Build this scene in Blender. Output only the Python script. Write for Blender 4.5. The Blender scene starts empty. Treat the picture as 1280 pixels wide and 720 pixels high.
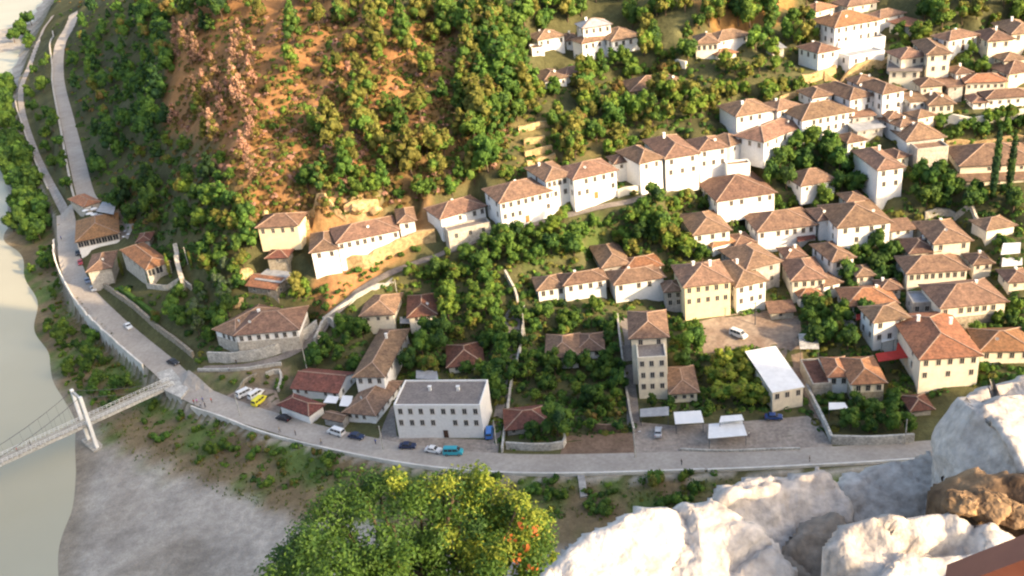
import bpy, bmesh, math, random
import numpy as np
from mathutils import Vector, Matrix
random.seed(7); rng = np.random.default_rng(7)
sc = bpy.context.scene
COL = sc.collection
R_ = math.radians
# ------------------------------------------------------------------ camera
F = 1250.0; PITCH = R_(26.0); ROLL = R_(6.3); CZ = 148.0
fw = Vector((0, math.cos(PITCH), -math.sin(PITCH)))
rt0 = Vector((1, 0, 0)); up0 = Vector((0, math.sin(PITCH), math.cos(PITCH)))
# image right / up axes after the roll (scene leans so that plumb lines run down and to the right)
RT = rt0 * math.cos(ROLL) - up0 * (-math.sin(ROLL)) * -1.0
RT = rt0 * math.cos(ROLL) + (-up0) * math.sin(ROLL)
RT = (rt0 * math.cos(ROLL) + up0 * (-math.sin(ROLL))).normalized()
# unrolled x' = x cos - v sin ; v' = x sin + v cos  (v down)
RT = (rt0 * math.cos(ROLL) - up0 * math.sin(ROLL)).normalized()
UP = RT.cross(fw).normalized()
EYE = Vector((0, 0, CZ))
cd = bpy.data.cameras.new('camera'); cam = bpy.data.objects.new('camera', cd); COL.objects.link(cam)
cd.sensor_width = 36; cd.lens = 36 * F / 1280; cd.clip_start = 0.05; cd.clip_end = 9000
M = Matrix((RT, UP, -fw)).transposed().to_4x4(); M.translation = EYE
cam.matrix_world = M; sc.camera = cam

def ray(px, py):
    return fw + RT * ((px - 640) / F) - UP * ((py - 360) / F)
def unp(px, py, z):
    d = ray(px, py); t = (z - CZ) / d.z
    return EYE + d * t
def dep(px, py, t):
    return EYE + ray(px, py) * t
def proj(p):
    q = p - EYE; w = q.dot(fw)
    return 640 + F * q.dot(RT) / w, 360 - F * q.dot(UP) / w
NAD = proj(EYE + Vector((0, 0, -1)))
def pdown(px, py):
    v = Vector((NAD[0] - px, NAD[1] - py)); v.normalize(); return v

# ------------------------------------------------------------------ terrain
CP = [ # px, py, z   control points of the land
 (1150,560,8),(1280,560,9),(1000,565,8),(880,560,8),(760,562,8),(660,570,8),(600,575,8),(520,562,8),(440,545,8),(330,515,8),(240,485,8),
 (880,480,9.5),(760,480,11),(1000,480,10),(1100,480,11),(1230,480,12),(560,480,10),(460,500,9.5),(640,480,11),
 (200,450,8.5),(165,410,9.5),(120,370,10),(80,320,11),(90,280,12),(65,240,9),(35,160,8.5),(25,120,8.5),(45,60,8.5),
 (110,250,14),(95,200,14),(82,140,15),(72,90,16),(85,35,17),(180,330,15),(140,300,13),(230,400,13),
 (290,440,13),(380,440,13),(400,400,17),(320,400,17),(300,350,25),(250,340,23),(340,300,33),(480,345,25),(590,305,30),(650,283,34),(760,250,38),
 (450,300,33),(560,400,18),(700,370,21),(640,400,18),(540,340,24),(700,310,28),(760,300,29),(650,255,38),(530,270,36),(430,250,42),(340,240,46),
 (880,395,16.5),(820,400,16),(830,320,24),(870,260,33),(870,200,41),(950,330,21),(950,240,34),(950,160,46),(950,60,62),(960,400,15),
 (1100,440,13),(1200,400,17),(1200,300,26),(1200,200,39),(1200,120,50),(1200,50,61),(1270,0,69),(1270,460,14),(1270,300,27),(1270,150,45),
 (1060,300,25),(1060,200,38),(1060,120,51),(1060,40,62),(1150,20,66),
 (740,50,64),(740,110,55),(800,130,51),(680,180,48),(840,60,64),(860,0,76),(740,0,76),(620,0,80),
 (450,150,56),(450,0,84),(540,80,69),(560,170,53),(350,80,72),(350,170,57),
 (250,150,52),(180,150,36),(130,150,18),(250,0,84),(180,0,64),(135,0,48),(105,0,34),(200,80,58),(140,80,30),(110,80,20),
 (230,250,37),(190,230,28),(150,230,19),(270,300,33),(290,220,49),(215,300,22),
]
WP = [(-20,640,132),(-120,760,120),(150,560,128),(320,480,112),(480,420,98),(-280,1000,70),(-330,1300,60),(400,700,150),(420,300,60),(330,190,16),(400,150,10),
      (-60,130,4),(150,120,5),(0,1100,150),(-600,1500,12)]
XY = []; ZZ = []
for px, py, z in CP:
    p = unp(px, py, z); XY.append((p.x, p.y)); ZZ.append(z)
for x, y, z in WP: XY.append((x, y)); ZZ.append(z)
XY = np.array(XY, float); ZZ = np.array(ZZ, float)
CR = 12.0
def _phi(d2): return np.sqrt(d2 + CR * CR)
n = len(XY)
A = _phi(((XY[:, None] - XY[None]) ** 2).sum(-1)) - np.eye(n) * 3.0
P3 = np.c_[np.ones(n), XY / 100]
K = np.block([[A, P3], [P3.T, np.zeros((3, 3))]])
SOL = np.linalg.solve(K, np.r_[ZZ, 0, 0, 0])
def land(x, y):
    x = np.asarray(x, float); y = np.asarray(y, float)
    out = np.zeros(x.shape); fl = out.reshape(-1); xf = x.reshape(-1); yf = y.reshape(-1)
    for i in range(0, len(xf), 4000):
        q = np.c_[xf[i:i+4000], yf[i:i+4000]]
        d2 = ((q[:, None] - XY[None]) ** 2).sum(-1)
        fl[i:i+4000] = _phi(d2) @ SOL[:n] + np.c_[np.ones(len(q)), q / 100] @ SOL[n:]
    return out
def seg_sd(poly, x, y):
    """signed distance to an open polyline (positive on its left), and the parameter"""
    best = np.full(x.shape, 1e9); sg = np.ones(x.shape)
    for (ax, ay), (bx, by) in zip(poly[:-1], poly[1:]):
        dx, dy = bx - ax, by - ay; L2 = dx * dx + dy * dy
        t = np.clip(((x - ax) * dx + (y - ay) * dy) / L2, 0, 1)
        ex, ey = x - ax - t * dx, y - ay - t * dy
        d = np.hypot(ex, ey); cr = dx * (y - ay) - dy * (x - ax)
        m = d < best - 1e-9
        sg = np.where(m, np.sign(cr), sg); best = np.where(m, d, best)
    return best * sg
def sm(a, b, x):
    t = np.clip((x - a) / (b - a), 0, 1); return t * t * (3 - 2 * t)
def U2(l, z): return [tuple(unp(a, b, z)[:2]) for a, b in l]
BANKPX = [(46,44),(30,92),(17,130),(30,182),(54,238),(74,288),(72,322),(88,368),(140,420),(188,466),(206,484),(236,507),(330,542),(450,569),(560,588),(640,594),(800,592),(1000,587),(1150,579),(1400,566)]
BANK = [(-700, 2200)] + U2(BANKPX, 8)      # land lies on its left when walking from far to near
SHPX = [(50,6),(36,50),(14,90),(-8,125),(-25,160),(-2,205),(12,245),(8,290),(26,335),(46,400),(60,455),(77,492),(90,530),(94,590),(92,640),(83,690),(70,760),(55,900)]
SHORE = [(-760, 2200)] + U2(SHPX, 0)
def height(x, y):
    x = np.asarray(x, float); y = np.asarray(y, float)
    z = np.maximum(land(x, y), 3.0)
    hm_ = sm(40, 56, z) * sm(25, -5, x) if False else sm(40, 56, z) * (1 - sm(-5, 30, x))
    z = z + hm_ * (1.5*np.sin(x*.13 + .02*y + 1.2*np.sin(y*.045)) + .9*np.sin(x*.31 - y*.11) + .6*np.sin(x*.62 + y*.47 + 2*np.sin(x*.1)))
    b = seg_sd(BANK, x, y)                 # positive = land side
    s = seg_sd(SHORE, x, y)
    d = -b
    wig = 1.5 * np.sin(x * .11 + 1.3 * np.sin(y * .07)) + 1.1 * np.sin(y * .17 + x * .05)
    prof = np.interp(d + wig * sm(2, 10, d), [0, .8, 1.8, 5, 10, 18, 26, 45], [8, 7.9, 7.4, 5.6, 4.0, 2.4, 1.6, 1.1])
    zz = np.where(b > 0, z, prof)
    shore = np.clip((s + wig * .8) * .16, -2.0, 40)
    zz = np.where(b > 0, np.where(b < 6, z * sm(0, 6, b) + np.minimum(z, 8.3) * (1 - sm(0, 6, b)), z), np.minimum(zz, shore))
    # pale gravel spit far upstream
    sp = unp(12, 48, 0)
    e = ((x - sp.x) / 75) ** 2 + ((y - sp.y) / 90) ** 2
    zz = np.where(b < 0, np.maximum(zz, 1.0 - 1.6 * e), zz)
    return zz
def axis(a, b, step, lo, hi, g=1.14):
    v = list(np.arange(a, b + 1e-6, step)); s = step
    while v[-1] < hi: s *= g; v.append(v[-1] + s)
    s = step; w = []
    while (w[-1] if w else a) > lo: s *= g; w.append((w[-1] if w else a) - s)
    return np.array(w[::-1] + v)
GX = axis(-330, 270, 1.8, -1500, 1500); GY = axis(120, 640, 1.8, 60, 2400)
GXX, GYY = np.meshgrid(GX, GY)
GZ = height(GXX, GYY)
def zat(x, y):
    i = min(max(np.searchsorted(GX, x) - 1, 0), len(GX) - 2); j = min(max(np.searchsorted(GY, y) - 1, 0), len(GY) - 2)
    a = (x - GX[i]) / (GX[i+1] - GX[i]); b = (y - GY[j]) / (GY[j+1] - GY[j])
    return float((GZ[j, i] * (1 - a) + GZ[j, i+1] * a) * (1 - b) + (GZ[j+1, i] * (1 - a) + GZ[j+1, i+1] * a) * b)
def at(px, py):
    d = ray(px, py); lo = 120.0; t = lo; st = 3.0
    while t < 2500:
        p = EYE + d * t
        if p.z < zat(p.x, p.y) or p.z < -0.0:
            a, b = t - st, t
            for _ in range(14):
                m = (a + b) / 2; p = EYE + d * m
                if p.z < max(zat(p.x, p.y), 0): b = m
                else: a = m
            p = EYE + d * b; p.z = max(zat(p.x, p.y), 0); return p
        t += st
    return EYE + d * 2500

# ------------------------------------------------------------------ object helpers
def tag(o, label=None, cat=None, group=None, kind=None):
    if label: o['label'] = label
    if cat: o['category'] = cat
    if group: o['group'] = group
    if kind: o['kind'] = kind
    return o
def empty(name, loc, rz=0):
    o = bpy.data.objects.new(name, None); COL.objects.link(o); o.location = loc; o.rotation_euler = (0, 0, rz)
    o.empty_display_size = .3
    return o
class MB:
    """collects faces, builds ONE mesh"""
    def __init__(s): s.v = []; s.f = []; s.m = []
    def face(s, pts, m=0):
        i = len(s.v); s.v += [tuple(p) for p in pts]; s.f.append(tuple(range(i, i + len(pts)))); s.m.append(m)
    def geo(s, vs, fs, m=0):
        i = len(s.v); s.v += [tuple(p) for p in vs]; s.f += [tuple(k + i for k in f) for f in fs]; s.m += [m] * len(fs)
    def box(s, x0, x1, y0, y1, z0, z1, m=0, X=None):
        vs = [Vector((a, b, c)) for c in (z0, z1) for b in (y0, y1) for a in (x0, x1)]
        if X is not None: vs = [X @ v for v in vs]
        s.geo(vs, [(0,2,3,1),(4,5,7,6),(0,1,5,4),(2,6,7,3),(0,4,6,2),(1,3,7,5)], m)
    def bar(s, a, b, w, h=None, m=0):
        a = Vector(a); b = Vector(b); d = b - a; L = d.length
        if L < 1e-6: return
        X = Matrix.Translation(a) @ d.to_track_quat('X', 'Z').to_matrix().to_4x4()
        h = h or w
        s.box(0, L, -w/2, w/2, -h/2, h/2, m, X)
    def tube(s, pts, rad, n=6, m=0, cap=True):
        rings = []
        for k, p in enumerate(pts):
            p = Vector(p); q = Vector(pts[min(k+1, len(pts)-1)]) - Vector(pts[max(k-1, 0)])
            if q.length < 1e-6: q = Vector((0, 0, 1))
            ro = q.to_track_quat('Z', 'X')
            r = rad[k] if hasattr(rad, '__len__') else rad
            rings.append([p + ro @ Vector((r * math.cos(2*math.pi*i/n), r * math.sin(2*math.pi*i/n), 0)) for i in range(n)])
        vs = [v for r in rings for v in r]; fs = []
        for k in range(len(rings) - 1):
            for i in range(n): fs.append((k*n+i, k*n+(i+1) % n, (k+1)*n+(i+1) % n, (k+1)*n+i))
        if cap: fs.append(tuple(range(n))[::-1]); fs.append(tuple((len(rings)-1)*n + i for i in range(n)))
        s.geo(vs, fs, m)
    def mesh(s, name, mats):
        me = bpy.data.meshes.new(name); me.from_pydata(s.v, [], s.f)
        for m in (mats if isinstance(mats, (list, tuple)) else [mats]): me.materials.append(m)
        me.polygons.foreach_set('material_index', s.m); me.validate(); me.update(); return me
    def build(s, name, mats, parent=None, smooth=False):
        o = bpy.data.objects.new(name, s.mesh(name, mats)); COL.objects.link(o)
        if parent: o.parent = parent
        if smooth: o.data.polygons.foreach_set('use_smooth', [True] * len(o.data.polygons))
        return o
def put(name, me, parent=None, loc=(0,0,0), rz=0):
    o = bpy.data.objects.new(name, me); COL.objects.link(o); o.location = loc; o.rotation_euler = (0, 0, rz)
    if parent: o.parent = parent
    return o
# ------------------------------------------------------------------ materials
def mat(name, col, rough=.85, var=.25, scale=.6, col2=None, detail=5, bump=0.0, bscale=6, objvar=0.0, spec=.25, fine=None, metal=0, transl=0, coords='Object', fa=.24):
    m = bpy.data.materials.new(name); m.use_nodes = True; nt = m.node_tree; N = nt.nodes; L = nt.links
    b = N['Principled BSDF']; b.inputs['Roughness'].default_value = rough; b.inputs['Specular IOR Level'].default_value = spec
    b.inputs['Metallic'].default_value = metal
    tc = N.new('ShaderNodeTexCoord'); no = N.new('ShaderNodeTexNoise'); no.inputs['Scale'].default_value = scale; no.inputs['Detail'].default_value = detail
    no.inputs['Roughness'].default_value = .62
    L.new(tc.outputs[coords], no.inputs['Vector'])
    r = N.new('ShaderNodeValToRGB'); L.new(no.outputs['Fac'], r.inputs['Fac'])
    c2 = col2 or tuple(c * (1 - var) for c in col)
    c1 = col if col2 else tuple(min(1, c * (1 + var * .6)) for c in col)
    r.color_ramp.elements[0].position = .36; r.color_ramp.elements[0].color = (*c2, 1)
    r.color_ramp.elements[1].position = .64; r.color_ramp.elements[1].color = (*c1, 1)
    out = r.outputs['Color']
    if fine:
        n2 = N.new('ShaderNodeTexNoise'); n2.inputs['Scale'].default_value = fine; n2.inputs['Detail'].default_value = 3
        L.new(tc.outputs[coords], n2.inputs['Vector'])
        mr = N.new('ShaderNodeMapRange'); mr.inputs['From Min'].default_value = .3; mr.inputs['From Max'].default_value = .7
        mr.inputs['To Min'].default_value = 1 - fa; mr.inputs['To Max'].default_value = 1 + fa*.8; L.new(n2.outputs['Fac'], mr.inputs['Value'])
        mx = N.new('ShaderNodeVectorMath'); mx.operation = 'SCALE'; L.new(out, mx.inputs[0]); L.new(mr.outputs[0], mx.inputs['Scale']); out = mx.outputs[0]
    if objvar:
        oi = N.new('ShaderNodeObjectInfo'); hs = N.new('ShaderNodeHueSaturation')
        a = N.new('ShaderNodeMapRange'); a.inputs['To Min'].default_value = 1 - objvar; a.inputs['To Max'].default_value = 1 + objvar; L.new(oi.outputs['Random'], a.inputs['Value'])
        L.new(a.outputs[0], hs.inputs['Value'])
        a2 = N.new('ShaderNodeMath'); a2.operation = 'MULTIPLY'; a2.inputs[1].default_value = 7.31; L.new(oi.outputs['Random'], a2.inputs[0])
        a3 = N.new('ShaderNodeMath'); a3.operation = 'FRACT'; L.new(a2.outputs[0], a3.inputs[0])
        a4 = N.new('ShaderNodeMapRange'); a4.inputs['To Min'].default_value = .5 - objvar * .05; a4.inputs['To Max'].default_value = .5 + objvar * .06; L.new(a3.outputs[0], a4.inputs['Value'])
        L.new(a4.outputs[0], hs.inputs['Hue']); L.new(out, hs.inputs['Color']); out = hs.outputs['Color']
    L.new(out, b.inputs['Base Color'])
    if bump:
        n3 = N.new('ShaderNodeTexNoise'); n3.inputs['Scale'].default_value = bscale; n3.inputs['Detail'].default_value = 6; L.new(tc.outputs[coords], n3.inputs['Vector'])
        bp = N.new('ShaderNodeBump'); bp.inputs['Strength'].default_value = bump; bp.inputs['Distance'].default_value = .3; L.new(n3.outputs['Fac'], bp.inputs['Height']); L.new(bp.outputs[0], b.inputs['Normal'])
    if transl:
        tr = N.new('ShaderNodeBsdfTranslucent'); L.new(out, tr.inputs['Color']); ms = N.new('ShaderNodeMixShader'); ms.inputs[0].default_value = transl
        L.new(b.outputs[0], ms.inputs[1]); L.new(tr.outputs[0], ms.inputs[2]); L.new(ms.outputs[0], N['Material Output'].inputs['Surface'])
    return m
def roofmat(name, a, b):
    m = mat(name, a, .9, col2=b, scale=.5, fine=1.6, fa=.34, objvar=.2, bump=.25, bscale=5)
    nt = m.node_tree; N = nt.nodes; L = nt.links; bs = N['Principled BSDF']
    # rows of barrel tiles running across the slope (uv = metres along eave / up slope)
    src = bs.inputs['Base Color'].links[0].from_socket
    uv = N.new('ShaderNodeUVMap'); uv.uv_map = 'uv'
    w = N.new('ShaderNodeTexWave'); w.wave_type = 'BANDS'; w.bands_direction = 'X'; w.inputs['Scale'].default_value = .9; w.inputs['Distortion'].default_value = 1.2; w.inputs['Detail'].default_value = 2
    L.new(uv.outputs[0], w.inputs['Vector'])
    mr = N.new('ShaderNodeMapRange'); mr.inputs['To Min'].default_value = .78; mr.inputs['To Max'].default_value = 1.12; L.new(w.outputs['Fac'], mr.inputs['Value'])
    mx = N.new('ShaderNodeVectorMath'); mx.operation = 'SCALE'; L.new(src, mx.inputs[0]); L.new(mr.outputs[0], mx.inputs['Scale']); L.new(mx.outputs[0], bs.inputs['Base Color'])
    return m
MT = dict(
 white=mat('limewash', (.86,.85,.83), .9, var=.05, scale=.35, fine=1.5, objvar=.04, fa=.07),
 cream=mat('cream_render', (.80,.73,.60), .9, var=.09, scale=.5, fine=1.2, objvar=.08, fa=.08),
 yellow=mat('ochre_render', (.80,.68,.45), .9, var=.08, scale=.5, fine=1.2, fa=.08),
 grey=mat('grey_render', (.42,.40,.38), .9, var=.2, scale=.5, fine=1.2, objvar=.1),
 stone=mat('rubble_stone', (.46,.40,.31), .95, col2=(.26,.22,.17), scale=1.1, fine=3, bump=.4, objvar=.1),
 palestone=mat('pale_stone', (.58,.54,.47), .95, col2=(.38,.34,.29), scale=.9, fine=2.5, bump=.3, objvar=.08),
 ochrestone=mat('ochre_stone', (.62,.46,.24), .95, col2=(.36,.24,.12), scale=.8, fine=2.5, bump=.4, objvar=.08),
 roof=roofmat('weathered_tiles', (.285,.175,.115), (.170,.108,.078)),
 roofo=roofmat('orange_tiles', (.38,.185,.095), (.25,.13,.075)),
 roofr=roofmat('dark_red_tiles', (.21,.085,.060), (.135,.062,.048)),
 ridge=mat('ridge_mortar', (.40,.28,.21), .9),
 flat=mat('bitumen_roof', (.25,.22,.20), .9, col2=(.19,.165,.155), scale=.4, fine=2),
 flatgrey=mat('grey_sheet', (.34,.35,.37), .7, var=.2),
 tin=mat('white_sheet_roof', (.80,.80,.80), .6, var=.08),
 red=mat('red_sheet', (.50,.045,.035), .7, var=.2),
 wood=mat('dark_timber', (.09,.05,.035), .8, var=.3),
 orangedoor=mat('orange_door', (.55,.20,.07), .7),
 frame=mat('pale_window_frame', (.55,.50,.44), .7, var=.1),
 glass=mat('window_glass', (.045,.048,.055), .15, var=.3, spec=.5),
 asphalt=mat('worn_asphalt', (.43,.385,.335), .95, col2=(.35,.31,.27), scale=.10, fine=1.2, fa=.12),
 pave=mat('dusty_paving', (.36,.31,.265), .95, col2=(.26,.22,.19), scale=.25, fine=1.2),
 path=mat('cobbled_lane', (.29,.25,.22), .95, col2=(.19,.165,.145), scale=.3, fine=2),
 gravelpath=mat('pale_track', (.40,.36,.32), .95, col2=(.30,.26,.23), scale=.15, fine=1),
 kerb=mat('kerb_concrete', (.70,.66,.60), .9, var=.2, scale=.3),
 concrete=mat('weathered_concrete', (.50,.48,.44), .9, var=.25, scale=.5, fine=2),
 deck=mat('bridge_deck', (.44,.40,.33), .9, var=.2, scale=.4, fine=2),
 steel=mat('dark_steel', (.10,.10,.11), .6, var=.2),
 wpaint=mat('white_paint', (.78,.78,.76), .5, var=.06),
 bark=mat('bark', (.12,.085,.06), .95, var=.3, scale=3),
 soil=mat('red_brown_soil', (.23,.155,.11), .97, col2=(.17,.115,.08), scale=.3, fine=1.5),
 lot=mat('dirt_lot', (.34,.27,.21), .97, col2=(.23,.16,.12), scale=.16, fine=1),
 lawn=mat('lawn', (.10,.17,.045), .97, col2=(.06,.11,.03), scale=.4, fine=2),
 tyre=mat('tyre_rubber', (.02,.02,.02), .9),
 rim=mat('wheel_rim', (.4,.4,.42), .4, metal=.6),
 cloth=mat('white_cloth', (.78,.78,.78), .9, var=.05),
 lampglass=mat('headlight_glass', (.7,.7,.7), .2),
)
def leafmat(name, c1, c2, objvar=.2):
    m = mat(name, c1, .75, col2=c2, scale=1.1, detail=2, objvar=objvar, transl=.22, spec=.15)
    return m
LF = dict(
 dark=leafmat('leaves_dark_green', (.070,.140,.032), (.042,.090,.022)),
 mid=leafmat('leaves_green', (.115,.200,.036), (.070,.130,.025)),
 bright=leafmat('leaves_bright_green', (.17,.26,.040), (.10,.165,.026)),
 olive=leafmat('leaves_olive', (.205,.195,.045), (.12,.125,.03)),
 grey=leafmat('leaves_grey_green', (.12,.16,.09), (.07,.10,.055)),
 rust=leafmat('leaves_rust', (.22,.145,.05), (.14,.10,.035)),
 pink=leafmat('twigs_pinkish_brown', (.50,.29,.20), (.36,.21,.15)),
 vine=leafmat('leaves_yellow_green', (.30,.34,.05), (.18,.22,.035)),
 blue=leafmat('leaves_deep_pine', (.035,.078,.030), (.02,.048,.02)),
)
# ------------------------------------------------------------------ houses
HOUSES = []; FOOT = []
def add_house(name, label, blocks, cat='house', group=None): HOUSES.append((name, label, blocks, cat, group))
def B(x1, y1, x2, y2, h, R, roof='hip', wall='white', rm='roof', nw=None, rows=None, ov=.75, side=True, base=None, chim=0, tall=0, door=False, nl=None, pitch=.40, carve=True, wz=1.35, over=None, big=None):
    return dict(x1=x1, y1=y1, x2=x2, y2=y2, h=h, R=R, roof=roof, wall=wall, rm=rm, nw=nw, rows=rows, ov=ov, side=side, base=base, chim=chim, door=door, nl=nl, pitch=pitch, carve=carve, over=over, big=big)
def solve(b, z0=None):
    mx, my = (b['x1'] + b['x2']) / 2, (b['y1'] + b['y2']) / 2
    dn = pdown(mx, my); bx, by = mx + dn.x * b['h'], my + dn.y * b['h']
    P = at(bx, by); d = ray(mx, my); hd = math.hypot(P.x, P.y) / math.hypot(d.x, d.y)
    E = EYE + d * hd; H = E.z - P.z
    if H < 1.2: H = 1.2
    if b['over'] is not None:
        P.z = z0; H = b['over']; E = unp(mx, my, P.z + H); P.x, P.y = E.x, E.y
    a, c = unp(b['x1'], b['y1'], P.z + H), unp(b['x2'], b['y2'], P.z + H)
    u = Vector((c.x - a.x, c.y - a.y)); W = u.length; u.normalize(); nn = Vector((-u.y, u.x))
    s = F / (P - EYE).dot(fw); ang = math.atan2(CZ - P.z - H, math.hypot(P.x, P.y))
    k = math.sin(ang) if b['roof'] in ('flat', 'mono') else max(math.sin(ang), .5 * math.sin(ang) + .5 * b['pitch'] * math.cos(ang))
    D = min(max(b['R'] / (s * k), 2.5), 34)
    b.update(z0=P.z, H=H, a=Vector((a.x, a.y)), u=u, n=nn, W=W, D=D, ang=math.atan2(u.y, u.x))
    return b
GZF = {}
def carve(b, m=1.2, blend=4.5):
    global GZ
    c = b['a'] + b['u'] * b['W'] / 2 + b['n'] * b['D'] / 2
    dx = GXX - c.x; dy = GYY - c.y
    lu = np.abs(dx * b['u'].x + dy * b['u'].y) - b['W'] / 2; ln = np.abs(dx * b['n'].x + dy * b['n'].y) - b['D'] / 2
    d = np.maximum(lu, ln)
    w = 1 - sm(m, m + blend, d)
    GZ = np.minimum(GZ, GZ * (1 - w) + (b['z0'] - .15) * w)
def hiproof(mb, W, D, H, ov, pitch, m=0, mr=1):
    x0, x1, y0, y1 = -ov, W + ov, -ov, D + ov; w, d = x1 - x0, y1 - y0
    sh = min(w, d) / 2; rz = H + sh * pitch; t = .16
    if w >= d: r0, r1 = Vector((x0 + sh, (y0+y1)/2, rz)), Vector((x1 - sh, (y0+y1)/2, rz))
    else: r0, r1 = Vector(((x0+x1)/2, y0 + sh, rz)), Vector(((x0+x1)/2, y1 - sh, rz))
    c = [Vector((x0,y0,H)), Vector((x1,y0,H)), Vector((x1,y1,H)), Vector((x0,y1,H))]
    if w >= d: fs = [[c[0],c[1],r1,r0],[c[1],c[2],r1],[c[2],c[3],r0,r1],[c[3],c[0],r0]]; hips = [(c[0],r0),(c[1],r1),(c[2],r1),(c[3],r0),(r0,r1)]
    else: fs = [[c[0],c[1],r0],[c[1],c[2],r1,r0],[c[2],c[3],r1],[c[3],c[0],r0,r1]]; hips = [(c[0],r0),(c[1],r0),(c[2],r1),(c[3],r1),(r0,r1)]
    for f in fs: mb.face(f, m)
    lo = [v - Vector((0,0,t)) for v in c]
    for i in range(4): mb.face([lo[i], lo[(i+1)%4], c[(i+1)%4], c[i]], 2)
    mb.face(lo[::-1], 2)
    for a, b in hips:
        if (a-b).length > .3: mb.bar(a + Vector((0,0,.05)), b + Vector((0,0,.05)), .26, .16, mr)
    return rz
def gableroof(mb, W, D, H, ov, pitch, m=0, mr=1):
    x0, x1, y0, y1 = -ov*.5, W + ov*.5, -ov, D + ov; rz = H + (y1-y0)/2 * pitch; t = .16; ym = (y0+y1)/2
    up = Vector((0,0,t))
    A = [Vector((x0,y0,H)),Vector((x1,y0,H)),Vector((x1,ym,rz)),Vector((x0,ym,rz)),Vector((x1,y1,H)),Vector((x0,y1,H))]
    mb.face([A[0],A[1],A[2],A[3]], m); mb.face([A[3],A[2],A[4],A[5]], m)
    mb.face([A[1]-up,A[0]-up,A[3]-up,A[2]-up], 2); mb.face([A[2]-up,A[3]-up,A[5]-up,A[4]-up], 2)
    for i, j in ((0,1),(1,2),(2,4),(4,5),(5,3),(3,0)): mb.face([A[i]-up,A[j]-up,A[j],A[i]], 2)
    mb.bar(A[3]+Vector((0,0,.05)), A[2]+Vector((0,0,.05)), .26, .16, mr)
    return rz
def uvroof(me):
    uv = me.uv_layers.new(name='uv')
    for p in me.polygons:
        nn = p.normal; e = Vector((-nn.y, nn.x, 0))
        if e.length < .05: e = Vector((1,0,0))
        e.normalize(); f = nn.cross(e)
        for li in p.loop_indices:
            v = me.vertices[me.loops[li].vertex_index].co; uv.data[li].uv = (v.dot(e), v.dot(f))
def winmesh(w, h):
    f = MB(); t = .11
    f.box(-w/2-t, w/2+t, -.05, .0, h/2, h/2+t); f.box(-w/2-t, -w/2, -.05, 0, -h/2, h/2); f.box(w/2, w/2+t, -.05, 0, -h/2, h/2)
    f.box(-.03, .03, -.045, -.012, -h/2, h/2); f.box(-w/2-.2, w/2+.2, -.13, 0, -h/2-.14, -h/2)
    p = MB(); p.box(-w/2, w/2, -.010, .01, -h/2, h/2)
    return f, p
_wf, _wp = winmesh(.95, 1.45); WFRAME = _wf.mesh('window', MT['frame']); WPANE = _wp.mesh('pane', MT['glass'])
_wf, _wp = winmesh(.75, .95); WFRAME2 = _wf.mesh('window', MT['frame']); WPANE2 = _wp.mesh('pane', MT['glass'])
_s = MB(); _n = 10
for _i in range(_n):
    _a, _b = 2*math.pi*_i/_n, 2*math.pi*(_i+1)/_n; _s.face([(0,.06,1.0),(.45*math.cos(_a),-.06,1.0+.45*math.sin(_a)),(.45*math.cos(_b),-.06,1.0+.45*math.sin(_b))])
_s.tube([(0,.1,-.3),(0,.1,1.0)], .03, 5); DISH = _s.mesh('satellite_dish', MT['wpaint'])
_d = MB(); _d.box(-.6,.6,-.06,.0,0,2.15); DOORS = {k: _d.mesh('door', MT[k]) for k in ('wood','orangedoor')}
_h = MB(); _h.box(-.02,.02,-.12,-.06,-.08,.08); HANDLE = _h.mesh('handle', MT['steel'])
def add_window(par, x, y, z, rz, big=True):
    f = put('window', WFRAME if big else WFRAME2, par, (x, y, z), rz); put('pane', WPANE if big else WPANE2, f)
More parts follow.
